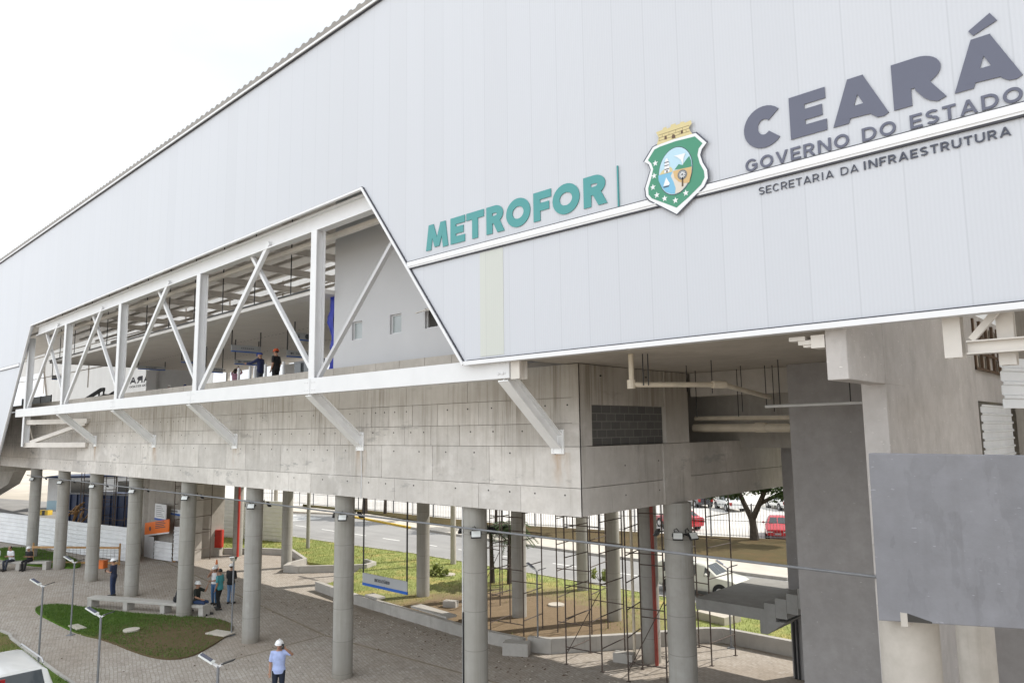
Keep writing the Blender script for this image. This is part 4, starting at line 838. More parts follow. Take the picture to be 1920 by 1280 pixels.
mb = MB()
for k in range(10):
    a = 2 * math.pi * k / 10; mb.bar((-6.395 + .022 * math.cos(a), 11.404, 12.13 + .022 * math.sin(a)), (-6.395 + .062 * math.cos(a), 11.404, 12.13 + .062 * math.sin(a)), .008, .014, (math.cos(a + 1.57), 0, math.sin(a + 1.57)))
mb.build('palm_fronds', 'signwhite', g)
for (sx, sz) in D['stars']:
    plate('star', [(sx + (.062 if i % 2 == 0 else .026) * math.sin(i * math.pi / 5), sz + (.062 if i % 2 == 0 else .026) * math.cos(i * math.pi / 5)) for i in range(10)], 'signwhite', 3, g)
c_ = plate('castle_crown', D['mural'], 'crestyellow', 1); OFF[c_.name] = OFF[S.name]
plate('gate', D['muraldoor'], 'brown', 2, c_)
for q in D['muralwin']: plate('window', q, 'brown', 2, c_)
mb = MB()
for z in (12.90, 12.955, 13.01): mb.box(-6.87, -6.23, 11.4305, 11.4325, z, z + .007)
for i in range(9): mb.box(-6.86 + i * .07, -6.855 + i * .07, 11.4305, 11.4325, 12.91 + (i % 2) * .055, 12.95 + (i % 2) * .055)
mb.build('stone_joints', 'brown', c_)
# lettering on the far side of the hall, read from behind
S = thing('sign', 'grey lettering seen from behind on the far white cladding inside the hall', 'lettering sign', (-72, 25.9, 13), world=True)
mb = MB()
for ch, a, b in (('C', 0, .9), ('E', 1.05, 1.75), ('A', 1.85, 2.8), ('R', 2.95, 3.75), ('A', 3.9, 4.85)):
    mb = MB(); glyph(mb, ch, -73.8 + a * 1.6, -73.8 + b * 1.6, 12.42, 13.05, .22, 25.95, 25.985, False); mb.v = [(-139.8 - p[0], p[1], p[2]) for p in mb.v]; mb.build('letter', 'slate', S)
line(S, 'GOVERNO DO ESTADO', -73.8, -66.0, 12.05, 12.25, .05, 'signgrey', 25.95, 25.985, mirror=True)

# ------------------------------------------------------------------ hanging and wall signs
S = thing('hanging_sign', 'grey hanging board with blue base reading BICICLETÁRIO under the deck', 'hanging sign', (-20.4, 15.5, 2.4), world=True)
mb = MB(); mb.box(-21.62, -19.2, 15.48, 15.52, 2.49, 2.81); mb.mi = 1; mb.box(-21.62, -19.2, 15.475, 15.525, 2.40, 2.489); mb.build('board', ['signgrey', 'signblue'], S)
for x in (-21.6, -19.22):
    mb = MB(); mb.box(x - .025, x + .025, 15.485, 15.515, 2.815, 5.63); mb.build('hanger', 'black', S)
line(S, 'BICICLETARIO', -20.92, -20.1, 2.60, 2.70, .022, 'textdark', 15.470, 15.479)
MB().prism([(-20.38, 2.71), (-20.35, 2.71), (-20.33, 2.735), (-20.36, 2.735)], 'xz', 15.47, 15.479).build('accent', 'textdark', S)
for n, (x, ya, yb, z0, z1, zt, arrow, lab) in enumerate((
        (-31.0, 15.05, 16.45, 11.23, 11.54, 12.2, 0, 'wide grey hanging sign above the man in the blue cap'),
        (-34.0, 16.70, 17.95, 10.97, 11.21, 12.2, 1, 'grey arrow sign hanging lower left of the man in the blue cap'),
        (-29.0, 16.62, 17.9, 10.94, 11.24, 12.2, 1, 'grey arrow sign hanging right of the man in the orange helmet'),
        (-27.0, 15.79, 16.9, 11.43, 11.75, 12.2, 2, 'grey sign with a round mark hanging beside the rightmost white post'),
        (-46.0, 16.60, 18.19, 11.52, 11.73, 12.05, 0, 'dark framed wide hanging sign in front of the mirrored lettering'),
        (-40.0, 16.64, 17.6, 11.48, 11.60, 12.1, 0, 'narrow hanging sign half behind the third white post'),
        (-37.0, 16.62, 17.55, 10.77, 11.03, 12.1, 1, 'pale arrow sign hanging low right of the third white post'),
        (-56.5, 14.9, 15.6, 11.42, 11.72, 13.0, 0, 'small dark sign hanging at the left tip of the hall ceiling'))):
    S = thing('hanging_sign', lab, 'hanging sign', (x, (ya + yb) / 2, z0), group='hanging signs in the hall', world=True)
    mb = MB(); mb.box(x - .02, x + .02, ya, yb, z0 + .05, z1); mb.mi = 1; mb.box(x - .025, x + .025, ya, yb, z0, z0 + .048); mb.build('board', ['signgrey', 'signblue'], S)
    for y in (ya + .02, yb - .02): MB().box(x - .02, x + .02, y - .02, y + .02, z1 + .001, zt).build('hanger', 'black', S)
    if arrow:
        zm = (z0 + z1) / 2 + .02; mb = MB()
        if arrow == 1: mb.prism([(ya + .15, zm), (ya + .23, zm - .06), (ya + .23, zm - .02), (ya + .33, zm - .02), (ya + .33, zm + .02), (ya + .23, zm + .02), (ya + .23, zm + .06)], 'yz', x + .021, x + .026)
        else: mb.prism([(ya + .2, zm - .1), (ya + .26, zm - .02), (ya + .22, zm - .02), (ya + .22, zm + .08), (ya + .18, zm + .08), (ya + .18, zm - .02), (ya + .14, zm - .02)], 'yz', x + .021, x + .026); mb.tube([(x + .021, ya + .6, zm), (x + .026, ya + .6, zm)], .11, 20)
        mb.build('arrow', 'textdark', S)
    mb = MB()
    for k in range(7): mb.box(x + .021, x + .025, ya + .45 + k * .09, ya + .51 + k * .09, (z0 + z1) / 2, (z0 + z1) / 2 + .06)
    if arrow != 2: mb.build('lettering', 'text', S)
# site boards
S = thing('sign', 'orange site safety board with a white foot hanging on the concrete core', 'site sign', (-48, 18.8, 1.5), world=True)
mb = MB(); mb.add([(x, y, z) for y in (18.85, 18.90) for x, z in ((-49.75, 1.33), (-46.1, 1.80), (-46.1, 2.56), (-49.75, 2.06))], [(0, 1, 2, 3), (7, 6, 5, 4), (0, 4, 5, 1), (1, 5, 6, 2), (2, 6, 7, 3), (3, 7, 4, 0)]); mb.build('board', 'orange', S)
mb = MB(); mb.add([(x, y, z) for y in (18.842, 18.902) for x, z in ((-49.75, 1.24), (-46.1, 1.72), (-46.1, 1.80), (-49.75, 1.33))], [(0, 1, 2, 3), (7, 6, 5, 4), (0, 4, 5, 1), (1, 5, 6, 2), (2, 6, 7, 3), (3, 7, 4, 0)]); mb.build('foot_strip', 'signwhite', S)
mb = MB()
for k in range(4): x = -48.1; zb = 1.85 + k * .11; mb.add([(xx, 18.845, zb + (xx + 48.1) * .13 + dz) for xx, dz in ((x, 0), (x + 1.5 - .2 * (k % 2), 0), (x + 1.5 - .2 * (k % 2), .05), (x, .05))], [(0, 1, 2, 3)])
mb.tube([(-48.9, 18.84, 1.78), (-48.9, 18.85, 1.78)], .14, 12); mb.build('lettering', 'textdark', S)
S = thing('sign', 'white notice board with blue foot fixed above the orange site board', 'notice board', (-47.7, 19, 2.3), world=True)
mb = MB(); mb.box(-48.5, -46.8, 18.93, 18.98, 2.48, 3.36); mb.mi = 1; mb.box(-48.5, -46.8, 18.925, 18.982, 2.36, 2.479); mb.build('board', ['signwhite', 'signblue'], S)
mb = MB()
for k in range(6): mb.box(-48.3, -47.05 - .2 * (k % 3), 18.925, 18.929, 2.60 + k * .12, 2.63 + k * .12)
mb.build('lettering', 'text', S)
S = thing('sign', 'small white plate with blue foot right of the white notice board', 'notice board', (-47, 19.4, 2.7), world=True)
mb = MB(); mb.box(-47.9, -45.9, 19.43, 19.48, 2.82, 3.06); mb.mi = 1; mb.box(-47.9, -45.9, 19.425, 19.482, 2.70, 2.819); mb.build('board', ['signwhite', 'signblue'], S)
mb = MB(); mb.box(-47.5, -46.3, 19.424, 19.429, 2.90, 2.97); mb.build('lettering', 'text', S)

# ------------------------------------------------------------------ services
def pipething(name, label, pts, r, mat, cat='pipe', extra=None):
    t = thing(name, label, cat, tuple(pts[0]), world=True); mb = MB(); mb.tube(pts, r, 12); mb.build('run', mat, t, smooth=True)
    for e in (extra or []): m2 = MB(); m2.tube(e[0], e[1], 12); m2.build(e[3], e[2], t)
    return t
pipething('drain_pipe', 'beige drain pipe dropping from the soffit and running back on hangers', [(-8.55, 12.8, 9.16), (-8.55, 12.8, 8.60), (-8.53, 12.84, 8.53), (-8.45, 12.92, 8.52), (-7.50, 14.74, 8.54), (-7.85, 17.9, 8.36)], .055, 'pipe', extra=[([(-8.56, 12.8, 8.44), (-8.56, 12.8, 8.62)], .085, 'pipe', 'elbow'), ([(-7.62, 14.5, 8.54), (-7.47, 14.8, 8.54)], .08, 'pipe', 'coupling'), ([(-8.36, 12.95, 8.5), (-8.36, 12.95, 9.16)], .012, 'black', 'hanger'), ([(-8.30, 13.05, 8.5), (-8.30, 13.05, 9.16)], .012, 'black', 'hanger')])
pipething('drain_pipe', 'thick beige pipe lying level in the dark gap above the end beam', [(-10.9, 19.5, 7.62), (-6.9, 19.5, 7.58)], .115, 'pipe', extra=[([(-9.0, 19.5, 7.61), (-8.7, 19.5, 7.61)], .135, 'pipe', 'coupling')])
pipething('drain_pipe', 'thin beige pipe above the thick one in the dark gap', [(-10.9, 19.6, 7.90), (-6.9, 19.6, 7.85)], .06, 'pipe')
pipething('conduit_pipe', 'short grey pipe hung on rods in front of the stair tower wall', [(-7.35, 16.5, 8.09), (-5.14, 16.5, 8.11)], .035, 'pipegrey', extra=[([(-7.0, 16.5, 8.1), (-7.0, 16.5, 9.16)], .012, 'black', 'hanger'), ([(-5.45, 16.5, 8.1), (-5.45, 16.5, 9.16)], .012, 'black', 'hanger'), ([(-5.14, 16.5, 8.11), (-5.05, 16.5, 8.11)], .05, 'dark', 'end_cap')])
mb = MB(); t = thing('hanger_rods', 'thin dark threaded rods hanging from the soffit by the stair tower', 'hanger rods', (-9, 17, 8), world=True)
for x, y, z in ((-9.9, 17.9, 7.9), (-9.2, 16.2, 8.5), (-8.9, 18.3, 7.9), (-8.35, 17.4, 8.0), (-8.1, 15.4, 8.4), (-7.9, 17.8, 8.1), (-7.75, 17.9, 8.0)): MB().tube([(x, y, z), (x, y, 9.16)], .011, 5).build('rod', 'black', t)
t = pipething('conduit_pipe', 'long galvanised conduit strung along the fronts of the round columns', [(-55.2, 13.53, 5.16), (-38, 13.50, 5.14), (-26.4, 13.52, 5.13), (-14.4, 13.49, 5.09), (-3.6, 13.45, 5.09)], .026, 'galv', 'conduit')
pipething('fire_riser', 'dark red riser pipe beside the dark column near the scaffold', [(-13.60, 21.3, .0), (-13.62, 21.3, 5.64)], .06, 'oxide', 'riser pipe')
pipething('drain_pipe', 'pale upright pipe left of the dark column near the scaffold', [(-14.38, 21.2, 0), (-14.38, 21.2, 5.64)], .05, 'pipe')
pipething('fire_riser', 'bright red riser pipe beside the sunlit column behind the people', [(-44.75, 22.6, 0), (-44.75, 22.6, 5.64)], .07, 'red', 'riser pipe')

t = pipething('cable', 'thin white cable hanging down the concrete wall below a white brace', [(-18.95, 13.46, 7.05), (-18.93, 13.47, 6.3), (-18.95, 13.475, 5.63)], .012, 'signwhite', 'cable')
# floodlights: one modelled, the rest copied
def make_flood():
    t = thing('floodlight', '', 'floodlight', (0, 0, 0), group='floodlights clamped to the columns')
    rot = Matrix.Rotation(R(-32), 3, 'X')
    def rb(mb, *a):
        k = len(mb.v); mb.box(*a); mb.v[k:] = [tuple(rot @ Vector(p) + Vector((0, -.30, -.05))) for p in mb.v[k:]]
    mb = MB(); rb(mb, -.20, .20, -.03, .05, -.15, .15)
    for i in range(6): rb(mb, -.17 + i * .06, -.15 + i * .06, .05, .10, -.12, .12)
    mb.build('housing', 'black', t)
    mb = MB(); rb(mb, -.175, .175, -.036, -.030, -.125, .125); mb.build('lens', 'lamp', t)
    mb = MB(); mb.bar((-.22, -.02, 0), (.22, -.02, 0), .03, .03)
    for s in (-1, 1): mb.bar((.22 * s, -.02, 0), (.22 * s, -.30, -.05), .03, .03)
    mb.tube([(-.1, .02, .02), (-.15, .0, .16), (-.05, -.02, .22), (.05, 0, .10)], .018, 6); mb.build('bracket', 'black', t)
    return t
f0 = make_flood(); first = True
place = []
WHO = ['nearest the deck corner', 'next left of the nearest one', 'behind the bicycle sign', 'by the standing group', 'with the red board behind it', 'fourth from the left end', 'second from the left end', 'at the far left end', 'under the end wall']
colsF = [(x, 13.93, .315, i) for i, x in enumerate(FC)] + [(-10.53, 17.75, .375, 8)]
NM = ['on the front column nearest the deck corner', 'on the front column beside the hanging bicycle sign', 'on the front column right of the standing group', 'on the front column rising from the lawn', 'on the front column just left of the lawn column', 'on the front column by the orange box', 'on the second front column from the left', 'on the leftmost front column', 'on the thick column under the end wall']
for x, y, r, i in colsF:
    angs = [(-95, 'turned left'), (48, 'turned right'), (165, 'turned away')]
    if i == 8: angs = [(-75, 'turned left'), (30, 'facing the viewer'), (72, 'turned right')]
    for a, wd in angs:
        lab = 'black floodlight %s, %s' % (wd, NM[i]); rz = R(a); px_, py_ = x + math.sin(rz) * (r + .02), y - math.cos(rz) * (r + .02); z = 4.98 if i < 8 else 4.85
        if first: f0.location = (px_, py_, z); f0.rotation_euler = (0, 0, rz); f0.scale = (.66, .66, .66); f0['label'] = lab; first = False
        else: dup(f0, (px_, py_, z), rz, lab)
# scaffold frames
def scaffold(label, x, y, rz, w_, d_, h, rungs, diag=True):
    t = thing('scaffold', label, 'scaffold', (x, y, 0), rz, 'scaffold towers under the deck')
    for sx in (-1, 1):
        for sy in (-1, 1):
            mb = MB(); p = (sx * w_ / 2, sy * d_ / 2); mb.tube([(*p, 0), (*p, h)], .024, 7); mb.box(p[0] - .06, p[0] + .06, p[1] - .06, p[1] + .06, 0, .012); mb.build('upright', 'rustpipe', t)
    for k in range(rungs):
        z = .45 + k * (h - .6) / (rungs - 1)
        for s in (-1, 1):
            zz = z + (.25 if s > 0 else 0); mb = MB(); mb.tube([(s * w_ / 2, -d_ / 2, zz), (s * w_ / 2, d_ / 2, zz)], .018, 6); mb.build('rung', 'rustpipe', t)
            if k % 2 == (s > 0): mb = MB(); mb.tube([(-w_ / 2, s * d_ / 2, zz + .1), (w_ / 2, s * d_ / 2, zz + .1)], .018, 6); mb.build('rung', 'rustpipe', t)
    if diag:
        mb = MB(); mb.tube([(-w_ / 2, -d_ / 2, .3), (w_ / 2, -d_ / 2, h * .45)], .014, 5); mb.build('brace', 'rustpipe', t)
    return t
scaffold('rusty scaffold tower on the brown bed between the palms and the corner', -19.6, 21.1, .15, 1.5, 1.3, 5.4, 6, False)
scaffold('rusty scaffold tower standing on the pavers right of the bed corner', -15.3, 20.3, .1, 1.35, 1.5, 5.5, 6)
scaffold('rusty scaffold tower in the middle of the brown bed between two far columns', -17.6, 22.6, .2, 1.4, 1.4, 5.4, 6, False)
scaffold('rusty scaffold tower at the back of the brown bed behind the palms', -23.4, 24.2, -.1, 1.5, 1.4, 5.4, 6)
scaffold('rusty scaffold tower close behind the dark column with the red pipe', -13.0, 20.2, .25, 1.2, 1.3, 5.5, 7)
scaffold('dark scaffold tower between the hoarding corner and the core', -57.5, 18.6, .1, 1.5, 1.5, 5.5, 6)
scaffold('rusty scaffold tower behind the thick column under the end wall', -12.9, 23.2, -.05, 1.4, 1.5, 5.6, 6, False)
scaffold('dark scaffold tower by the red fire cabinet', -45.9, 20.2, .3, 1.6, 1.4, 5.5, 6, False)
scaffold('dark scaffold tower between the two leftmost columns', -54.6, 17.6, .2, 1.6, 1.5, 5.6, 7)
scaffold('dark scaffold tower in front of the blue container', -51.6, 18.6, .15, 1.5, 1.5, 5.6, 7)

# solar lamps
def make_solar():
    t = thing('solar_lamp', '', 'street lamp', (0, 0, 0), group='solar lamps on thin galvanised poles')
    mb = MB(); mb.tube([(0, 0, 0), (0, 0, 2.72)], .03, 10); mb.build('pole', 'galv', t, smooth=True)
    mb = MB(); mb.box(-.12, .12, -.12, .12, 0, .02); [mb.prism([(0, 0), (.10, 0), (0, .18)], 'xz', -.008, .008) for _ in (0,)]; mb.build('base_plate', 'galv', t)
    mb = MB(); mb.bar((0, 0, 2.70), (-.14, 0, 2.79), .05, .04); mb.bar((0, 0, 2.70), (.10, 0, 2.76), .04, .04); mb.build('head_bracket', 'white', t)
    mb = MB(); mb.bar((-.10, 0, 2.78), (-.40, 0, 2.96), .17, .035); mb.build('lamp_head', 'lamp', t)
    mb = MB(); mb.bar((-.15, 0, 2.81), (-.385, 0, 2.951), .14, .010, (0, 0, 1), (0, .021)); mb.build('solar_panel', 'solar', t)
    mb = MB(); mb.bar((.08, 0, 2.755), (.34, 0, 2.84), .13, .022); mb.build('lamp_head', 'black', t)
    return t
s0 = make_solar()
SL = [(-32.58, 9.78, 0, .75, 'solar lamp standing at the near edge of the front lawn beside a flat cover'), (-27.77, 13.88, 0, 2.5, 'solar lamp at the bare right tip of the front lawn by the standing group'), (-17.49, 19.9, 0, .2, 'solar lamp by the bed wall corner in front of the scaffold'), (-12.66, 24.6, 0, .3, 'solar lamp behind the concrete stair landing'),
      (-28.3, 7.6, 0, .75, 'solar lamp nearest the parked white vehicle'), (-22.4, 7.45, 0, .75, 'tall solar lamp in the foreground between the white vehicle and the lawn'), (-15.75, 7.6, 0, .75, 'solar lamp cut by the lower picture edge left of the man in light blue')]
for i, (x, y, z, rz, lab) in enumerate(SL):
    if i == 0: s0.location = (x, y, z); s0.rotation_euler = (0, 0, rz); s0['label'] = lab
    else: dup(s0, (x, y, z), rz, lab)

# benches
def bench(label, x, y, rz, ln, n):
    t = thing('bench', label, 'bench', (x, y, 0), rz); mb = MB(); mb.box(-ln / 2, ln / 2, -.24, .24, .36, .47); mb.build('seat', 'kerb', t, bevel=.01)
    for k in range(n):
        xx = -ln / 2 + .12 + k * (ln - .24) / (n - 1); mb = MB(); mb.box(xx - .12, xx + .12, -.22, .22, 0, .359); mb.build('leg', 'kerb', t, bevel=.01)
bench('long pale concrete bench at the back edge of the front lawn', -34.3, 13.25, math.atan2(2.6, 5.6), 6.3, 4)
bench('pale concrete bench at the left where three people sit', -50.6, 12.35, math.atan2(2.0, 2.3), 3.4, 3)

# site things on the left
cor = thing('concrete_core', 'raw concrete stair core standing under the deck behind the orange board', 'concrete core', (-48.5, 20, 0), world=True)
mb = MB(); mb.prism([(-52.6, 19.6), (-50.2, 18.9), (-50.0, 19.1), (-46.3, 19.55), (-46.3, 22.4), (-52.6, 23.5)], 'xy', 0, 5.63); mb.build('wall', 'beam', cor)
mb = MB(); mb.box(-45.9, -45.2, 19.9, 20.5, 0, 5.63); mb.build('pillar', 'upstand', cor)
g = thing('corrugated_gate', 'white corrugated gate leaf under the orange board', 'gate', (-48.9, 18.8, 0), world=True)
mb = MB()
for k in range(7): mb.box(-49.75 + k * .2, -49.62 + k * .2, 18.86, 18.89, 0, 1.3); mb.box(-49.62 + k * .2, -49.55 + k * .2, 18.88, 18.90, 0, 1.3)
mb.build('leaf', 'hoard', g)
def hoarding(label, pts, z0, z1, mat='hoard', step=.26):
    t = thing('hoarding', label, 'hoarding', (*pts[0], 0), group='white corrugated site hoardings', world=True); mb = MB()
    for a, b in zip(pts, pts[1:]): d = Vector(b) - Vector(a); corr(mb, a, d, d.length - .02, z0, z1, step)
    mb.build('sheeting', mat, t)
    for p in pts: MB().box(p[0] - .04, p[0] + .04, p[1] + .06, p[1] + .14, 0, z1 - .05).build('post', 'wood', t)
    return t
hoarding('white corrugated hoarding turning a corner behind the left bench', [(-72, 13.2), (-60.8, 15.2), (-60.7, 15.6)], .05, 2.1)
hoarding('long white corrugated hoarding in front of the blue container', [(-60.6, 15.4), (-54, 16.3), (-47.9, 17.4)], .05, 2.05)
hoarding('short white corrugated hoarding right of the orange board', [(-46.0, 19.15), (-44.9, 19.55)], .1, 2.1)
hoarding('low white corrugated hoarding right below the orange board', [(-47.9, 18.78), (-46.05, 19.1)], .05, 1.15)
hoarding('sunlit white corrugated hoarding rising behind the red fire cabinet', [(-54.5, 25.2), (-50.5, 26.4), (-47.2, 27.1)], .1, 2.9)
t = thing('timber_rail', 'orange-brown timber rail with mesh along the left lawn', 'railing', (-48, 15, 0), world=True)
mb = MB(); mb.bar((-52.2, 13.3, 1.0), (-47.6, 16.6, 1.0), .05, .12); mb.bar((-52.2, 13.3, .12), (-47.6, 16.6, .12), .05, .12); mb.build('rail', 'wood', t)
for k in range(4): f = k / 3; mb = MB(); x, y = -52.2 + 4.6 * f, 13.3 + 3.3 * f; mb.box(x - .04, x + .04, y + .03, y + .11, 0, 1.25); mb.build('stake', 'wood', t)
mb = MB()
for k in range(24): f = k / 23; x, y = -52.2 + 4.6 * f, 13.3 + 3.3 * f; mb.tube([(x, y, .1), (x, y, .98)], .006, 4)
for z in (.3, .5, .7, .85): mb.tube([(-52.2, 13.3, z), (-47.6, 16.6, z)], .006, 4)
mb.build('mesh', 'rustpipe', t)
t = thing('crate', 'orange plastic box on the ground beside the timber rail', 'crate', (-47.3, 15.6, 0), .6); mb = MB(); mb.box(-.27, .27, -.2, .2, 0, .4); mb.build('body', 'orangeplastic', t, bevel=.03); mb = MB(); mb.box(-.29, .29, -.22, .22, .4, .45); mb.build('rim', 'orangeplastic', t)
t = thing('container', 'blue ribbed skip container behind the white hoarding', 'container', (-66, 22, 0), world=True)
mb = MB(); d = Vector((5.2, 1.9, 0)).normalized(); n = Vector((-d.y, d.x, 0)); p0 = Vector((-71, 20.6, 0))
mb.add([tuple(p0 + d * a + n * b + Vector((0, 0, z))) for z in (.1, 2.75) for a, b in ((0, 0), (9.5, 0), (9.5, 2.5), (0, 2.5))], [(3, 2, 1, 0), (4, 5, 6, 7), (0, 1, 5, 4), (1, 2, 6, 5), (2, 3, 7, 6), (3, 0, 4, 7)]); mb.build('body', 'blue', t)
mb = MB()
for k in range(12): q = p0 + d * (.2 + k * .8) - n * .05; mb.bar(q + Vector((0, 0, .1)), q + Vector((0, 0, 2.75)), .12, .10, tuple(n))
mb.build('rib', 'blue', t); mb = MB(); q = p0 - n * .06; mb.bar(q + Vector((0, 0, 2.8)), q + d * 9.5 + Vector((0, 0, 2.8)), .14, .14); mb.build('rim', 'galv', t)
t = thing('timber_pile', 'pile of timber offcuts lying over the left end of the blue container', 'timber pile', (-68, 20, 0), world=True)
for k in range(12):
    mb = MB(); x = -69.5 + random.random() * 4; y = 19.7 + random.random() * 1.0; mb.bar((x, y, .2 + random.random() * 1.6), (x + random.uniform(1, 2.4), y + random.uniform(-.3, .3), 1.2 + random.random() * 1.6), .16, .05); mb.build('plank', 'wood', t)
t = thing('site_cabin', 'white site cabin with black window openings far behind the left columns', 'cabin', (-84, 27, 0), world=True)
mb = MB(); p0 = Vector((-88, 23.5, 0)); d = Vector((.62, .785, 0)); n = Vector((-d.y, d.x, 0))
def ob(mb, a0, a1, b0, b1, z0, z1): mb.add([tuple(p0 + d * a + n * b + Vector((0, 0, z))) for z in (z0, z1) for a, b in ((a0, b0), (a1, b0), (a1, b1), (a0, b1))], [(3, 2, 1, 0), (4, 5, 6, 7), (0, 1, 5, 4), (1, 2, 6, 5), (2, 3, 7, 6), (3, 0, 4, 7)]); return mb
ob(mb, 0, 16, 0, 4, 0, 3.3); mb.build('wall', 'hoard', t); ob(MB(), -.2, 16.2, -.2, 4.2, 3.3, 3.5).build('roof', 'blue', t); ob(MB(), 0, 16, -.03, -.005, .1, 1.0).build('plinth', 'crestblue', t)
for a, z0, z1, ww in ((2.2, 1.2, 2.9, 2.2), (6.8, 1.0, 2.8, 1.2), (9.6, 1.3, 2.7, 1.6), (13, 1.3, 2.7, 1.6)): ob(MB(), a, a + ww, -.04, -.01, z0, z1).build('window', 'glass', t)
t = thing('concrete_ramp', 'dark raw concrete ramp beam at the far left under the deck', 'ramp', (-86, 20, 0), world=True)
mb = MB(); mb.prism([(-95, 1.2), (-86.4, 3.0), (-83.8, 4.75), (-95, 4.75)], 'xz', 19.6, 20.6); mb.build('beam', 'beam', t); mb = MB(); mb.box(-84.6, -78, 12.95, 13.5, 4.8, 5.19); mb.build('ledge', 'beam', t)
t = thing('barrier_block', 'yellow and black striped barrier block at the far left roadside', 'barrier', (-84, 22.0, 0), .4)
for k in range(6): mb = MB(); mb.box(-1.2 + k * .4, -.8 + k * .4, -.25, .25, 0, .45); mb.build('stripe', 'yellow' if k % 2 else 'black', t)
t = thing('fire_cabinet', 'red fire hose cabinet on a concrete foot behind the standing group', 'fire cabinet', (-46.3, 22.0, 0), .5)
MB().box(-.26, .26, -.2, .2, 0, .5).build('foot', 'upstand', t); MB().box(-.36, .36, -.16, .16, .5, 1.6).build('cabinet', 'red', t, bevel=.02)
mb = MB(); mb.tube([(-.15, -.17, 1.25), (-.15, -.162, 1.25)], .10, 14); mb.build('emblem', 'black', t)
t = thing('traffic_cone', 'orange traffic cone behind the standing group', 'traffic cone', (-40.6, 19.3, 0)); MB().box(-.2, .2, -.2, .2, 0, .04).build('base', 'orangeplastic', t)
mb = MB(); mb.tube([(0, 0, .04), (0, 0, .72)], [.14, .03], 14); mb.build('body', 'orangeplastic', t, smooth=True); mb = MB(); mb.tube([(0, 0, .34), (0, 0, .46)], [.104, .083], 14); mb.build('band', 'signwhite', t, smooth=True)
t = thing('hydrant', 'small red hydrant beyond the road left of the thick column', 'hydrant', (-29.3, 46.0, .2)); mb = MB(); mb.tube([(0, 0, 0), (0, 0, .75), (0, 0, .9)], [.14, .14, .05], 12); mb.build('barrel', 'red', t)
for s in (-1, 1): mb = MB(); mb.tube([(0, 0, .55), (.22 * s, 0, .55)], .06, 10); mb.build('outlet', 'black', t)
# blue tarp and deck fittings
t = thing('tarp', 'blue tarpaulin hanging beside the grey room wall in the hall', 'tarpaulin', (-21.7, 14, 9.6), world=True)
mb = MB(); vs, fs = [], []
for i in range(13):
    for j in range(6):
        u = j / 5; z = 9.6 + 2.75 * i / 12; x = -21.27 - .80 * u * (1 - .25 * abs(math.sin(i * .75))) ; y = 14.0 + .12 * math.sin(6 * u + i * .6) + .25 * u; vs.append((x, y, z))
for i in range(12):
    for j in range(5): a = i * 6 + j; fs.append((a, a + 1, a + 7, a + 6))
mb.add(vs, fs); o = mb.build('cloth', 'tarp', t, smooth=True); o.modifiers.new('thick', 'SOLIDIFY').thickness = .01
t = thing('railing', 'row of pale railing posts with dark panel behind the two men on the deck', 'railing', (-27, 14.7, 9.3), world=True)
for x in (-29.9, -28.9, -28.5, -27.62, -26.2, -23.9): mb = MB(); mb.box(x - .05, x + .05, 14.85, 14.93, 9.31, 10.42); mb.build('post', 'white', t)
mb = MB(); mb.box(-26.1, -24.0, 15.3, 15.34, 9.4, 10.35); mb.build('glass_panel', 'glass', t); mb = MB(); mb.box(-26.1, -24.0, 15.28, 15.36, 10.35, 10.42); mb.build('handrail', 'galv', t)
t = thing('escalator', 'black escalator balustrade rising above the deck edge on the left', 'escalator', (-50, 16, 9.3), world=True)
mb = MB()
for y in (15.7, 16.7): mb.bar((-54.6, y, 9.45), (-49.3, y, 10.42), .10, .22); mb.bar((-49.3, y, 10.42), (-48.7, y, 10.42), .10, .22)
mb.build('handrail', 'black', t); mb = MB(); mb.bar((-54.6, 16.2, 9.25), (-49.0, 16.2, 10.1), .9, .1); mb.build('steps', 'dark', t)
for x in (-49.6, -48.8): mb = MB(); mb.box(x - .04, x + .04, 15.66, 15.74, 9.31, 10.4); mb.build('post', 'black', t)
t = thing('glass_screen', 'grey-green glass screen at the left end of the deck edge', 'glass screen', (-55, 13.8, 9.5), world=True)
MB().box(-58.5, -52.0, 13.75, 13.77, 9.6, 10.16).build('pane', 'frost', t)
for x in (-58.5, -56.4, -54.2, -52.0): MB().box(x - .03, x + .03, 13.73, 13.79, 9.31, 10.18).build('post', 'black', t)

# ------------------------------------------------------------------ people
def remesh(mb, name, mat, parent, voxel, smooth=2):
    me = bpy.data.meshes.new('tmp'); me.from_pydata([tuple(p) for p in mb.v], [], mb.f); o = bpy.data.objects.new('tmp', me); COL.objects.link(o)
    bm = bmesh.new(); bm.from_mesh(me); bmesh.ops.recalc_face_normals(bm, faces=bm.faces); bm.to_mesh(me); bm.free()
    r = o.modifiers.new('r', 'REMESH'); r.mode = 'VOXEL'; r.voxel_size = voxel; r.use_smooth_shade = True
    s = o.modifiers.new('s', 'SMOOTH'); s.factor = .5; s.iterations = smooth
    bpy.context.view_layer.update(); dg = bpy.context.evaluated_depsgraph_get()
    m2 = bpy.data.meshes.new_from_object(o.evaluated_get(dg)); m2.name = name; bpy.data.objects.remove(o); bpy.data.meshes.remove(me)
    m2.materials.clear(); m2.materials.append(MT[mat] if isinstance(mat, str) else mat)
    for p in m2.polygons: p.use_smooth = True
    ob_ = bpy.data.objects.new(name, m2); COL.objects.link(ob_); ob_.parent = parent; return ob_
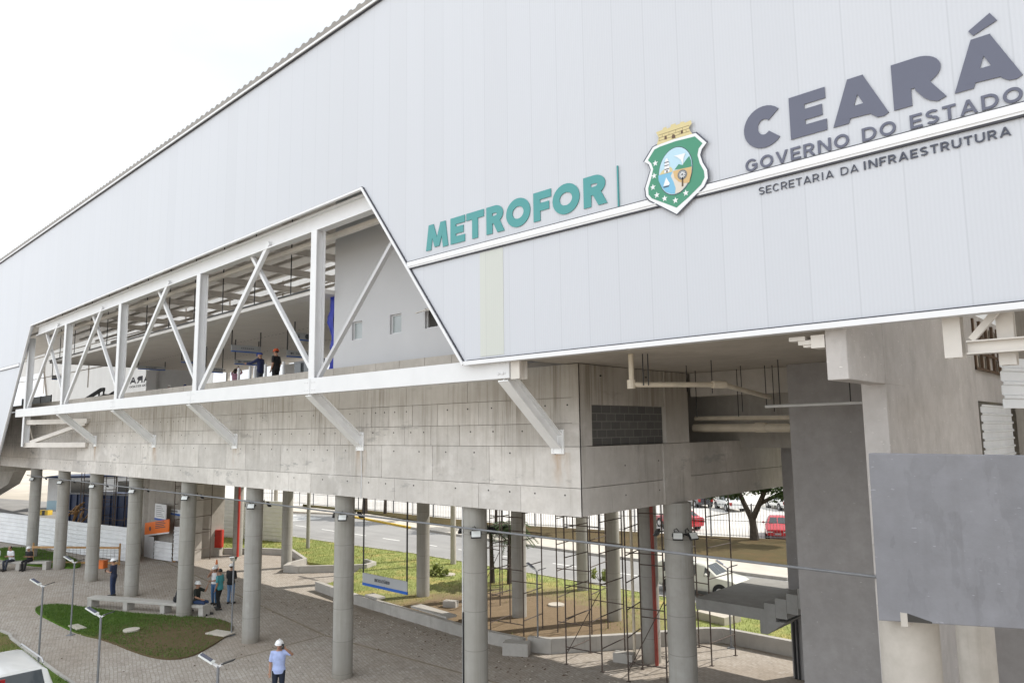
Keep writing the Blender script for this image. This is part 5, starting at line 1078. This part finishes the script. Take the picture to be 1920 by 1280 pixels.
def person(label, loc, rz, top, legs, pose='stand', hat='helmet', sleeve='short', h=1.74, shoes='shoe', lean=0., hair='short', phone=None):
    t = thing('person', label, 'person', loc, rz); k = h / 1.75
    sit = pose.startswith('sit'); dz = -.36 if sit else 0.
    V = lambda x, y, z: Vector((x, y, z))
    def up(x, y, z): return V(x, y - lean * max(0, z - .95), z + dz)
    J = {}
    for s, n in ((-1, 'L'), (1, 'R')):
        J['sh' + n] = up(s * .175, 0, 1.415); J['el' + n] = up(s * .235, .03, 1.13); J['wr' + n] = up(s * .235, -.05, .89)
        J['hip' + n] = V(s * .092, 0, .93 + dz); J['kn' + n] = V(s * .10, -.02, .50); J['an' + n] = V(s * .105, .02, .085); J['to' + n] = V(s * .13, -.15, .05)
        if sit: J['hip' + n] = V(s * .10, .02, .565); J['kn' + n] = V(s * .14, -.40, .53); J['an' + n] = V(s * .13, -.42 - .05 * s, .085); J['to' + n] = V(s * .15, -.60 - .05 * s, .05)
        if sit: J['el' + n] = up(s * .23, -.06, 1.14); J['wr' + n] = up(s * .13, -.27, 1.04)
    if 'hold' in pose:
        for s, n in ((-1, 'L'), (1, 'R')): J['el' + n] = up(s * .215, -.02, 1.14); J['wr' + n] = up(s * .09, -.25, 1.17)
    if 'face' in pose: J['elL'] = up(-.23, -.20, 1.28); J['wrL'] = up(-.09, -.17, 1.52); J['elR'] = up(.21, -.04, 1.13); J['wrR'] = up(-.02, -.19, 1.10)
    if 'call' in pose: J['elR'] = up(.38, -.10, 1.36); J['wrR'] = up(.19, -.20, 1.55)
    if 'raise' in pose: J['elR'] = up(.28, -.22, 1.30); J['wrR'] = up(.26, -.32, 1.53)
    if 'arms_up' in pose:
        for s, n in ((-1, 'L'), (1, 'R')): J['el' + n] = up(s * .30, -.14, 1.52); J['wr' + n] = up(s * .10, -.24, 1.73)
    if 'point' in pose: J['elR'] = up(.26, -.24, 1.27); J['wrR'] = up(.24, -.50, 1.26)
    if 'stride' in pose:
        J['knL'] = V(-.11, -.10, .50); J['anL'] = V(-.13, -.14, .085); J['toL'] = V(-.17, -.30, .05); J['anR'] = V(.12, .14, .085); J['toR'] = V(.17, -.02, .05)
    def torso(mb, g, lo=.86, hi=1.49):
        sec = [(.84 if g else .86, .10, .15), (.95, .112, .165), (1.06, .102, .150), (1.20, .112, .163), (1.32, .118, .175), (1.41, .098, .165), (1.46, .07, .10), (1.50, .056, .058)]
        pts = [up(0, .01, z) for z, a, b in sec if lo <= z <= hi]; rad = [(a + g + (g * .9 if z < 1 else 0), b + g + (g * .9 if z < 1 else 0)) for z, a, b in sec if lo <= z <= hi]
        if sit and lo < .9: pts[0] = V(0, .03, .50)
        mb.tube(pts, rad, 16)
    body = MB(); torso(body, 0, .86, 1.51)
    hd = up(0, -.02, 1.615); nk = up(0, .01, 1.44); body.tube([nk, hd - V(0, -.01, .04)], [.056, .054], 12)
    body.ell(hd + V(0, .005, .02), (.076, .095, .105), 16, 12); body.ell(hd + V(0, -.045, -.06), (.052, .05, .055), 12, 8)
    body.tube([hd + V(0, -.085, .03), hd + V(0, -.115, -.015), hd + V(0, -.09, -.03)], [.012, .018, .012], 6)
    for s in (-1, 1): body.ell(hd + V(s * .078, .01, .0), (.014, .022, .034), 8, 6)
    for s, n in ((-1, 'L'), (1, 'R')):
        sh, el, wr = J['sh' + n], J['el' + n], J['wr' + n]
        body.tube([up(s * .09, 0, 1.40), sh, sh.lerp(el, .5), el, el.lerp(wr, .35), wr], [.058, .058, .048, .041, .042, .029], 10)
        d = (wr - el).normalized(); pm = wr + d * .055; side = d.cross(V(0, -1, .2)).normalized(); side = side if side.length > .1 else V(1, 0, 0)
        body.tube([wr - d * .01, wr + d * .03, wr + d * .085], [(.024, .030), (.020, .040), (.016, .038)], 8)
        nrm = d.cross(side).normalized()
        for q in range(4):
            b0 = wr + d * .08 + side * (.030 - .02 * q); ln = (.065, .078, .074, .056)[q]; cu = nrm * (-.02 - .004 * q)
            body.tube([b0, b0 + d * ln * .55 + cu * .3, b0 + d * ln * .9 + cu * 1.2], [.0095, .009, .0075], 6)
        b0 = wr + d * .025 + side * .035; body.tube([b0, b0 + d * .03 + side * .03, b0 + d * .06 + side * .036], [.011, .0105, .008], 6)
        hp, kn, an = J['hip' + n], J['kn' + n], J['an' + n]
        body.tube([hp + V(0, 0, .05) if not sit else hp + V(0, .03, .0), hp, hp.lerp(kn, .5), kn, kn.lerp(an, .3), an], [.088, .088, .073, .055, .055, .036], 10)
        body.tube([an + V(0, .05, -.03), an + V(0, 0, -.03), J['to' + n]], [(.035, .035), (.04, .038), (.028, .04)], 8)
    ob1 = remesh(body, 'body', 'skin', t, .013)
    g = .017
    mb = MB(); torso(mb, g, .80 if sleeve != 'tank' else .95, 1.47)
    for s, n in ((-1, 'L'), (1, 'R')):
        sh, el, wr = J['sh' + n], J['el' + n], J['wr' + n]
        if sleeve == 'long': mb.tube([up(s * .09, 0, 1.40), sh, sh.lerp(el, .5), el, wr - (wr - el).normalized() * .01], [.072, .074, .066, .058, .042], 10)
        elif sleeve == 'short': mb.tube([up(s * .09, 0, 1.40), sh, sh.lerp(el, .55), sh.lerp(el, .86)], [.072, .074, .067, .062], 10)
        else: mb.tube([up(s * .08, 0, 1.40), up(s * .12, 0, 1.425)], [.06, .05], 8)
    remesh(mb, 'shirt', cloth(top), t, .016, 3)
    mb = MB(); mb.tube([up(0, .01, 1.0) if not sit else V(0, .03, .70), V(0, .01, .86 + dz)], [(.118, .17), (.118, .165)], 14)
    for s, n in ((-1, 'L'), (1, 'R')):
        hp, kn, an = J['hip' + n], J['kn' + n], J['an' + n]
        mb.tube([hp + V(0, .02, .04), hp, hp.lerp(kn, .5), kn, kn.lerp(an, .4), an + V(0, 0, .0)], [.098, .100, .086, .069, .066, .056], 12)
    remesh(mb, 'trousers', cloth(legs), t, .016, 3)
    for n in 'LR':
        an, to = J['an' + n], J['to' + n]; mb = MB(); d = (to - an); d.z = 0; d.normalize()
        mb.tube([V(an.x, an.y, .045) - d * .075, V(an.x, an.y, .055), V(to.x, to.y, .045), V(to.x, to.y, .035) + d * .035], [(.04, .036), (.05, .042), (.036, .045), (.015, .03)], 10); mb.build('shoe', shoes, t, smooth=True)
    hc = hd + V(0, .012, .05)
    if hat in ('helmet', 'helmetorange'):
        mb = MB(); mb.ell(hc + V(0, 0, .0), (.115, .135, .105), 18, 9, 0); mb.tube([hc + V(0, -.01, -.012), hc + V(0, -.012, .004)], [(.150, .130), (.142, .122)], 20); mb.box(-.012, .012, hc.y - .09, hc.y + .09, hc.z + .085, hc.z + .112); mb.build('hard_hat', hat, t, smooth=True)
        mb = MB(); mb.ell(hc + V(0, .03, -.03), (.084, .085, .05), 12, 6, -.8); mb.build('hair', 'hair', t, smooth=True)
    elif hat == 'cap':
        mb = MB(); mb.ell(hc + V(0, 0, -.02), (.092, .115, .095), 16, 8, 0); mb.tube([hc + V(0, -.08, -.015), hc + V(0, -.19, -.03)], [(.008, .075), (.006, .05)], 10); mb.build('cap', cloth((.02, .05, .22)), t, smooth=True)
    else:
        mb = MB(); mb.ell(hc + V(0, .015, -.035), (.088, .105, .105), 16, 9, -.25); mb.build('hair', 'hair', t, smooth=True)
    if hair == 'long': mb = MB(); mb.tube([hd + V(0, .06, .06), hd + V(0, .085, -.06), hd + V(0, .08, -.20)], [(.05, .08), (.04, .085), (.015, .06)], 12); mb.build('hair', 'hair', t, smooth=True)
    for s in (-1, 1): mb = MB(); mb.ell(hd + V(s * .032, -.083, .022), (.011, .009, .007), 8, 6); mb.build('eye', 'black', t, smooth=True)
    mb = MB(); mb.ell(hd + V(0, -.096, -.058), (.022, .006, .006), 10, 6); mb.build('mouth', 'taillight', t, smooth=True)
    t.scale = (k, k, k)
    if phone:
        wr, el = J['wr' + phone], J['el' + phone]; d = (wr - el).normalized(); q = Matrix.Translation(loc) @ Matrix.Rotation(rz, 4, 'Z') @ Matrix.Scale(k, 4)
        c = q @ (wr + d * .10 + V(0, -.03, .02)); p_ = thing('phone', 'dark mobile phone held by the ' + ' '.join(label.split(' with ')[0].split(' and ')[0].split(' at ')[0].split(' ')[:9]), 'phone', tuple(c), rz)
        MB().box(-.038, .038, -.006, .006, -.075, .075).build('body', 'black', p_, bevel=.004); MB().box(-.033, .033, -.0075, -.0065, -.068, .068).build('screen', 'glass', p_)
    return t
NAVY = (.025, .032, .065); JEAN = (.045, .085, .17); BLK = (.012, .012, .014); WHT = (.70, .70, .71)
person('man in navy shirt and white hard hat standing alone looking at a phone', (-38.75, 13.35, 0), -.85, NAVY, (.02, .035, .085), 'stand_hold', 'helmet', 'short', 1.74, lean=.06, phone='R')
person('woman in white sleeveless top and blue jeans with hand at her face', (-33.25, 15.75, 0), .35, WHT, (.05, .12, .24), 'stand_face', 'helmet', 'tank', 1.68, hair='long')
person('bareheaded man in teal shirt and black trousers standing with feet apart', (-32.15, 15.45, 0), -1.0, (.06, .27, .30), BLK, 'stand_stride', 'hair', 'short', 1.76)
person('man in black shirt and light jeans with white hard hat seen from behind', (-32.8, 16.3, 0), -2.6, BLK, (.16, .26, .42), 'stand_hold', 'helmet', 'long', 1.76)
person('seated man in dark shirt and white hard hat raising one hand on the long bench', (-31.95, 14.38, 0), 2.2, (.016, .02, .016), (.02, .04, .10), 'sit_raise', 'helmet', 'short', 1.74)
person('seated person in black mostly hidden behind the lawn column on the long bench', (-32.95, 13.95, 0), 2.6, BLK, BLK, 'sit', 'hair', 'long', 1.72, lean=.35)
person('man in light blue shirt and white hard hat filming with a phone in the foreground', (-19.85, 11.37, 0), 0.95, (.40, .48, .76), (.012, .018, .035), 'stand_call', 'helmet', 'short', 1.74, phone='R')
person('seated woman in black with white hard hat on the left bench', (-50.15, 12.7, 0), .55, BLK, BLK, 'sit_hold', 'helmet', 'short', 1.66, lean=.15)
person('seated man in white shirt with dark hair on the left bench', (-50.95, 12.0, 0), .45, (.62, .63, .66), (.03, .035, .05), 'sit_hold', 'hair', 'short', 1.72, lean=.2)
person('seated person in white shirt at the picture edge on the left bench', (-51.65, 11.4, 0), .6, WHT, (.03, .05, .10), 'sit', 'hair', 'short', 1.72)
person('man in navy jacket and blue cap pointing left on the deck', (-28.75, 15.25, 9.3), -1.05, (.02, .028, .085), (.10, .11, .14), 'stand_point', 'cap', 'long', 1.73)
person('man in black shirt and orange hard hat on the deck', (-27.45, 15.25, 9.3), -1.15, BLK, BLK, 'stand', 'helmetorange', 'short', 1.75)
person('person in pink top with both arms raised far back on the deck', (-36.3, 17.9, 9.3), -2.6, (.42, .22, .30), BLK, 'stand_arms_up', 'hair', 'short', 1.7, hair='long', phone='R')
person('person in blue shirt and white hard hat far back on the deck', (-52.1, 20.9, 9.3), .5, (.10, .16, .30), NAVY, 'stand', 'helmet', 'short', 1.72)
person('person in blue cap deep in the hall right of the white hard hat', (-49.7, 21.0, 9.3), .5, BLK, NAVY, 'stand', 'cap', 'short', 1.68)

# ------------------------------------------------------------------ vehicles
def car(name, label, cat, loc, rz, paint, stations, wheels, wid, wr=.31, rails=False, glassx=(), tail=False, grille='black', rack=False):
    """stations along x (front = +x): (x, z_low, z_belt, z_roof, half width, half width at roof)"""
    t = thing(name, label, cat, loc, rz); mb = MB(); vs, fs = [], []; nS = 11
    def sec(x, zl, zb, zr, hw, hr):
        a = [(hw * .90, zl), (hw * .985, zl + .10), (hw, zl + (zb - zl) * .5), (hw * .975, zb), (hr + (hw * .975 - hr) * .06, zb + (zr - zb) * .88), (hr * .86, zr)]
        return [(x, y, z) for y, z in a] + [(x, 0, zr + .015)] + [(x, -y, z) for y, z in a[::-1]]
    S_ = [sec(*s) for s in stations]; m = len(S_[0])
    for s in S_: vs += s
    for i in range(len(S_) - 1):
        for j in range(m - 1): fs.append((i * m + j, i * m + j + 1, (i + 1) * m + j + 1, (i + 1) * m + j))
        fs.append((i * m, (i + 1) * m, (i + 1) * m + m - 1, i * m + m - 1))
    fs += [tuple(range(m)), tuple((len(S_) - 1) * m + j for j in range(m))]
    mb.add(vs, fs); body = mb.build('body', paint, t, smooth=True); OFF.pop(t.name, None)
    bv = body.modifiers.new('bevel', 'BEVEL'); bv.width = .02; bv.segments = 2; bv.limit_method = 'ANGLE'
    def quadw(pts, nm='window', mat='carglass', off=.012):
        c = sum((Vector(p) for p in pts), Vector()) / 4; n = (Vector(pts[1]) - Vector(pts[0])).cross(Vector(pts[2]) - Vector(pts[0])).normalized()
        if n.dot(c - Vector((0, 0, .8))) < 0: n = -n
        mm = MB(); q = [Vector(p) + n * off for p in pts]; r = [Vector(p) - n * .005 for p in pts]
        mm.add(q + r, [(0, 1, 2, 3), (7, 6, 5, 4), (0, 4, 5, 1), (1, 5, 6, 2), (2, 6, 7, 3), (3, 7, 4, 0)]); return mm.build(nm, mat, t)
    def lerp(a, b, f): return Vector(a).lerp(Vector(b), f)
    for (i, j, e0, e1) in glassx['side']:
        for sgn in (0, 1):
            idx = (3, 4) if sgn == 0 else (m - 4, m - 5)
            lo0, hi0, lo1, hi1 = S_[i][idx[0]], S_[i][idx[1]], S_[j][idx[0]], S_[j][idx[1]]
            p = [lerp(lerp(lo0, lo1, e0), lerp(hi0, hi1, e0), .08), lerp(lerp(lo0, lo1, e1), lerp(hi0, hi1, e1), .08), lerp(lerp(lo0, lo1, e1), lerp(hi0, hi1, e1), .93), lerp(lerp(lo0, lo1, e0), lerp(hi0, hi1, e0), .93)]
            quadw(p)
    for (i, j, nm) in glassx['end']:
        a, b, c, d = S_[i][4 if stations[i][3] - stations[i][2] > .2 else 3], S_[i][m - 5 if stations[i][3] - stations[i][2] > .2 else m - 4], S_[j][m - 6], S_[j][5]
        if stations[i][3] - stations[i][2] <= .2: a, b = S_[i][5], S_[i][m - 6]
        c0 = lerp(a, d, .10); c1 = lerp(b, c, .10); c2 = lerp(b, c, .92); c3 = lerp(a, d, .92)
        quadw([lerp(c0, c1, .03), lerp(c0, c1, .97), lerp(c3, c2, .97), lerp(c3, c2, .03)], nm)
    for x in wheels:
        for s in (-1, 1):
            mm = MB(); y = s * (wid - .10); mm.tube([(x, y - .10, wr), (x, y + .10, wr)], wr, 22); wo = mm.build('wheel', 'tyre', t)
            mm = MB(); mm.tube([(x, y + s * .101, wr), (x, y + s * .112, wr)], wr * .62, 16); mm.build('rim', 'rim', wo)
            mm = MB(); mm.tube([(x, s * (wid - .28), wr + .02), (x, s * (wid + .006), wr + .02)], wr * 1.17, 24); mm.build('wheel_arch', 'tyre', t)
    fx, rx = stations[-1], stations[0]
    for s in (-1, 1):
        mm = MB(); zz = fx[2] - .14; mm.box(fx[0] - .10, fx[0] + .02, s * fx[4] * .72 - .20, s * fx[4] * .72 + .20, zz - .07, zz + .08); mm.build('headlight', 'lamp', t, bevel=.015)
        mm = MB(); zz = rx[2] - .18; mm.box(rx[0] - .02, rx[0] + .10, s * rx[4] * .84 - .12, s * rx[4] * .84 + .12, zz - .14, zz + .14); mm.build('taillight', 'taillight', t, bevel=.015)
        mm = MB(); mx_ = glassx['mirror']; mm.ell((mx_, s * (wid + .09), stations[2][2] + .10), (.07, .10, .075), 10, 6); mm.build('mirror', paint, t, smooth=True)
    mm = MB(); mm.box(fx[0] - .02, fx[0] + .045, -fx[4] * .93, fx[4] * .93, fx[1] - .02, fx[1] + .20); mm.build('bumper', paint, t, bevel=.03)
    mm = MB(); mm.box(rx[0] - .045, rx[0] + .02, -rx[4] * .93, rx[4] * .93, rx[1] - .02, rx[1] + .20); mm.build('bumper', paint, t, bevel=.03)
    mm = MB(); mm.box(fx[0] - .03, fx[0] + .015, -fx[4] * .45, fx[4] * .45, fx[2] - .24, fx[2] - .10); mm.build('grille', grille, t)
    mm = MB(); mm.box(fx[0] + .045, fx[0] + .052, -.2, .2, fx[1] + .04, fx[1] + .16); mm.build('number_plate', 'signgrey', t)
    if rails:
        for s in (-1, 1):
            mm = MB(); zr = max(q[3] for q in stations); hr = max(q[5] for q in stations) * .86
            mm.tube([(rails[0], s * hr, zr - .02), (rails[0] + .12, s * hr, zr + .06), (rails[1] - .12, s * hr, zr + .07), (rails[1], s * hr, zr - .02)], .02, 8); mm.build('roof_rail', 'rim', t)
    return t
WAG = [(-2.05, .34, .90, .98, .74, .66), (-1.98, .30, .92, 1.30, .79, .60), (-1.70, .27, .92, 1.43, .82, .58), (.10, .27, .90, 1.45, .83, .58), (.45, .27, .90, 1.40, .83, .58), (1.05, .27, .90, .955, .82, .74), (1.80, .29, .82, .86, .80, .66), (2.02, .34, .70, .74, .74, .62)]
SED = [(-2.1, .34, .90, .95, .74, .66), (-1.75, .29, .95, .99, .80, .66), (-1.15, .27, .93, 1.36, .83, .56), (-.2, .27, .91, 1.43, .84, .57), (.35, .27, .91, 1.38, .84, .57), (1.0, .27, .90, .955, .83, .72), (1.8, .29, .80, .84, .80, .66), (2.08, .34, .66, .70, .74, .6)]
SUVS = [(-2.25, .42, 1.05, 1.12, .86, .78), (-2.20, .36, 1.08, 1.17, .90, .80), (-1.98, .34, 1.08, 1.68, .92, .70), (0.0, .34, 1.05, 1.74, .93, .70), (.40, .34, 1.04, 1.68, .93, .69), (1.05, .34, 1.04, 1.10, .92, .78), (1.95, .36, .95, .99, .90, .72), (2.25, .42, .80, .84, .82, .66)]
GW = {'side': [(2, 3, .04, .46), (2, 3, .50, .97), (4, 5, .02, .48)], 'end': [(5, 4, 'windscreen'), (1, 2, 'rear_window')], 'mirror': .62}
GS = {'side': [(2, 3, .10, .95), (3, 4, .04, .96), (4, 5, .02, .50)], 'end': [(5, 4, 'windscreen'), (1, 2, 'rear_window')], 'mirror': .55}
car('car', 'cream white estate car with roof bars parked at the roadside behind the stair landing', 'car', (-17.65, 31.75, .01), .06, 'carcream', WAG, (-1.28, 1.22), .83, .30, (-1.5, .1), GW)
car('car', 'red car facing the fence beside the forked tree trunk', 'car', (-22.4, 51.2, .02), R(-66), 'carred', SED, (-1.3, 1.25), .84, .31, False, GS)
car('car', 'red car whose rear shows behind the thick column', 'car', (-30.2, 51.0, .02), R(160), 'carred', SED, (-1.3, 1.25), .84, .31, False, GS)
su = car('car', 'white off-road vehicle seen from behind at the lower left corner', 'car', (-24.5, 5.55, 0), R(180), 'carwhite', SUVS, (-1.4, 1.4), .93, .36, (-1.7, .5), {'side': [(2, 3, .04, .48), (2, 3, .52, .97), (4, 5, .02, .5)], 'end': [(5, 4, 'windscreen'), (1, 2, 'rear_window')], 'mirror': .6})
mm = MB(); mm.bar((-2.26, .28, 1.60), (-2.26, .70, 1.60), .05, .10); mm.build('brake_light', 'taillight', su); MB().box(-2.30, -2.28, .34, .60, 1.49, 1.535).build('badge', 'signwhite', su)
for i, (x, y, rz, p, lab) in enumerate(((-33.0, 65.0, 2.4, 'carwhite', 'white car with dark grille in the far parking row behind the forked tree'), (-29.5, 68.5, 2.4, 'carwhite', 'white car right of the dark grilled one in the far parking row'), (-37, 66.5, 2.4, 'cardark', 'dark car at the left of the far parking row'), (-26.5, 72.5, 2.4, 'carred', 'red car far off at the right of the tree crown'), (-22, 70, 2.4, 'carwhite', 'white car far right in the parking lot behind the tree'), (-48, 72, 2.2, 'carwhite', 'white car alone in the far parking lot left of the tree'), (-41.5, 70.5, 2.3, 'carwhite', 'white car next to the dark one in the far parking row'))):
    car('car', lab, 'car', (x, y, .02), rz, p, SED, (-1.3, 1.25), .84, .31, False, GS)

# ------------------------------------------------------------------ trees and fences
def leaves(name, centres, n, size, mat, parent, seed=1, stretch=1.):
    r = np.random.default_rng(seed); vs = []; fs = []
    per = n // len(centres)
    for (cx, cy, cz, rad) in centres:
        clus = max(6, per // 40); cc = r.normal(size=(clus, 3)); cc /= np.linalg.norm(cc, axis=1)[:, None]; cc *= (rad * r.uniform(.35, 1.0, size=(clus, 1)) ** .5); cc[:, 2] *= .72
        for c in cc:
            for _ in range(per // clus):
                p = c + r.normal(size=3) * rad * .16 + (cx, cy, cz); a = r.normal(size=3); a /= np.linalg.norm(a); b = np.cross(a, r.normal(size=3)); b /= np.linalg.norm(b); s = size * r.uniform(.6, 1.3)
                o = len(vs); vs += [tuple(p - a * s), tuple(p + b * s * .45), tuple(p + a * s), tuple(p - b * s * .45)]; fs.append((o, o + 1, o + 2, o + 3))
    mb = MB(); mb.add(vs, fs); me = bpy.data.meshes.new(name); me.from_pydata(vs, [], fs); me.materials.append(MT[mat]); o = bpy.data.objects.new(name, me); COL.objects.link(o); o.parent = parent; return o
def tree(label, loc, limbs, centres, n, size, seed, kind='tree'):
    t = thing(kind, label, 'tree', loc); mb = MB()
    for pts, rad in limbs: mb.tube(pts, rad, 9)
    mb.build('trunk', 'bark', t, smooth=True); leaves('crown', centres, n, size, 'leaf', t, seed); return t
tree('dark forked tree beside the red car behind the road', (-22.4, 47.5, .2), [([(0, 0, -.1), (-.05, 0, .9), (-.1, 0, 1.5)], [.33, .24, .24]), ([(-.1, 0, 1.3), (-.7, .1, 2.4), (-1.1, .1, 3.4), (-1.9, 0, 4.3)], [.2, .17, .13, .06]), ([(-.05, 0, 1.4), (.6, -.1, 2.6), (1.2, 0, 3.9), (1.5, .1, 5.0)], [.21, .17, .13, .06]), ([(.5, 0, 2.4), (1.6, .2, 3.0), (2.9, .2, 3.6)], [.15, .11, .06]), ([(-.8, 0, 2.9), (-1.9, -.2, 3.2), (-2.8, -.2, 3.7)], [.12, .09, .05])],
     [(-2.6, -.2, 3.1, .8), (-1.5, 0, 3.3, .9), (1.9, -.2, 3.3, .9), (3.0, 0, 3.2, .8), (.6, .3, 3.6, .8), (-3.4, 0, 3.6, .9), (-2.2, 0, 4.2, 1.2), (-.6, .3, 4.8, 1.4), (1.2, 0, 5.0, 1.5), (2.8, .2, 4.4, 1.3), (.4, -.6, 3.9, .9), (-1.2, .4, 5.7, 1.5), (1.8, .2, 6.2, 1.5), (.2, 0, 6.6, 1.6), (-2.9, -.4, 3.7, .7), (3.4, .3, 3.6, .7)], 18000, .11, 3)
for i, (x, y, z, lab) in enumerate(((-55.3, 42.0, .22, 'slim tree trunk by the roadside fence behind the hanging bicycle sign'), (-49.6, 42.0, .22, 'thicker dark tree by the roadside fence right of the slim one'), (-41.5, 42.4, .22, 'small roadside tree by the fence above the palms'), (-34.0, 44.0, .22, 'leafy roadside tree seen between the far columns'), (-57.6, 41.4, .22, 'dark leaning tree trunk behind the second front column'))):
    w_ = (.16, .30, .14, .2, .28)[i]
    tree(lab, (x, y, z), [([(0, 0, -.1), (.05, 0, 1.6), (-.05, .1, 3.0)], [w_, w_ * .8, w_ * .7]), ([(-.05, .1, 2.9), (-.7, .1, 4.2), (-1.2, 0, 5.2)], [w_ * .6, w_ * .4, .05]), ([(-.05, .1, 2.9), (.7, 0, 4.1), (1.1, .2, 5.3)], [w_ * .6, w_ * .4, .05])], [(-.9, 0, 5.0, 1.1), (.9, .1, 5.2, 1.2), (0, .3, 6.0, 1.3), (0, -.5, 4.6, .8)], 2200, .17, 11 + i)
def palm(label, loc, h, bend, seed):
    t = thing('palm', label, 'palm', loc); r = random.Random(seed); mb = MB(); mb.tube([(0, 0, -.1), (bend * .3, 0, h * .4), (bend * .7, 0, h * .8), (bend, 0, h)], [.13, .10, .09, .10], 9)
    for k in range(14): z = h * (.35 + .045 * k); a = r.uniform(0, 6.28); f = bend * (z / h); mb.bar((f, 0, z), (f + .16 * math.cos(a), .16 * math.sin(a), z + .06), .05, .02)
    mb.build('trunk', 'bark', t)
    vs, fs = [], []
    for k in range(44):
        a = k * 2.4 + r.uniform(-.2, .2); el = r.uniform(-.25, 1.25); L_ = r.uniform(1.0, 1.6); d = Vector((math.cos(a), math.sin(a), 0)); prev = None
        for s in range(9):
            u = s / 8; p = Vector((bend, 0, h + .05)) + d * (L_ * u * math.cos(el * (1 - u * .3))) + Vector((0, 0, L_ * u * math.sin(el) - .75 * u * u * L_)); side = d.cross(Vector((0, 0, 1)))
            if s:
                for q in (-1, 1):
                    for m_ in (0, .33, .66):
                        b0 = prev.lerp(p, m_); tip = b0 + side * q * (.34 * (1 - u * .6)) + d * .12 + Vector((0, 0, -.07)); o = len(vs)
                        vs += [tuple(b0), tuple(b0 + d * .09), tuple(tip)]; fs.append((o, o + 1, o + 2))
                o = len(vs); vs += [tuple(prev + side * .012), tuple(prev - side * .012), tuple(p)]; fs.append((o, o + 1, o + 2))
            prev = p
    me = bpy.data.meshes.new('fronds'); me.from_pydata(vs, [], fs); me.materials.append(MT['palm']); o = bpy.data.objects.new('crown', me); COL.objects.link(o); o.parent = t; return t
palm('young palm with shaggy trunk left of its twin on the bed', (-26.3, 26.6, .15), 2.45, -.12, 4); palm('young palm with thinner trunk right of its twin on the bed', (-25.5, 26.95, .15), 2.6, .05, 9)
for i, (x, y, lab) in enumerate(((-29.9, 26.0, 'yellow-green low plant in the sunlit grass behind the hanging sign'), (-22.4, 30.2, 'yellow-flowering shrub at the road edge behind the scaffold'))):
    t = thing('shrub', lab, 'shrub', (x, y, .15)); mb = MB()
    for k in range(9): a = k * .7; mb.tube([(0, 0, 0), (.25 * math.cos(a), .25 * math.sin(a), .3)], .012, 5)
    mb.build('stems', 'bark', t); leaves('foliage', [(0, 0, .35, .42), (.4, .1, .25, .3)], 420, .10, 'bladedry', t, 20 + i)
def fence(label, pts, h, z0, step=.16, post=2.4, mat='galv'):
    t = thing('fence', label, 'fence', (*pts[0], z0), world=True); mb = MB(); ps = []
    for a, b in zip(pts, pts[1:]):
        a, b = Vector((*a, 0)), Vector((*b, 0)); L_ = (b - a).length; n = int(L_ / step)
        for i in range(n): p = a.lerp(b, i / n); mb.bar((p.x, p.y, z0 + .1), (p.x, p.y, z0 + h), .018, .018)
        for z in (.18, h * .5, h - .08): mb.bar((a.x, a.y, z0 + z), (b.x, b.y, z0 + z), .03, .035)
        k = int(L_ / post); ps += [a.lerp(b, i / k) for i in range(k)]
    mb.build('pickets', mat, t)
    for p in ps: MB().bar((p.x, p.y, z0 - .1), (p.x, p.y, z0 + h + .05), .07, .07).build('post', mat, t)
    return t
fence('grey picket fence along the car park behind the forked tree', [(-6, 52.2), (-20, 48.6), (-28, 46.3), (-41, 42.9)], 2.3, .2, .2)
fence('grey picket fence along the far side of the road behind the bicycle sign', [(-41.2, 42.85), (-57.5, 42.5), (-70, 42.0), (-76, 39.0)], 2.3, .2, .2)
for i, (x, y, lab, hh) in enumerate(((-49.7, 27.9, 'pale concrete pole at the grass edge left of the bicycle sign', 9), (-31.7, 28.9, 'slim pale concrete pole on the sunlit grass right of the hanging sign', 9), (-61.5, 41.0, 'dark roadside pole behind the third front column', 8))):
    t = thing('utility_pole', lab, 'pole', (x, y, 0)); mb = MB(); mb.tube([(0, 0, 0), (0, 0, hh)], [.17, .11], 12); mb.build('shaft', 'upstand' if i < 2 else 'black', t, smooth=True); mb = MB(); mb.box(-.9, .9, -.05, .05, hh - .5, hh - .4); mb.build('crossarm', 'galv', t)
t = thing('traffic_sign', 'dark funnel-shaped post standing behind the sunlit hoarding', 'post', (-53.5, 28.6, 0)); MB().tube([(0, 0, 0), (0, 0, 4.0)], .09, 8).build('shaft', 'black', t); mb = MB(); mb.tube([(0, 0, 4.0), (0, 0, 5.0)], [.09, .42], 10); mb.build('head', 'black', t)
# far side of the car park
def block(label, x, y, w_, d_, h, mat):
    t = thing('warehouse', label, 'building', (x, y, 0)); MB().box(-w_ / 2, w_ / 2, -d_ / 2, d_ / 2, 0, h).build('wall', mat, t); MB().box(-w_ / 2 - .4, w_ / 2 + .4, -d_ / 2 - .4, d_ / 2 + .4, h, h + .5).build('roof', 'roof', t)
    for k in range(int(w_ / 6)): MB().box(-w_ / 2 + 2 + k * 6, -w_ / 2 + 4.5 + k * 6, -d_ / 2 - .05, -d_ / 2 + .02, 1, 3.2).build('window', 'glass', t)
block('long pale warehouse beyond the far end of the car park', -60, 150, 90, 20, 7, 'room'); block('low grey warehouse far behind the tree line', 40, 160, 60, 20, 8, 'hoard')
bpy.context.view_layer.update()
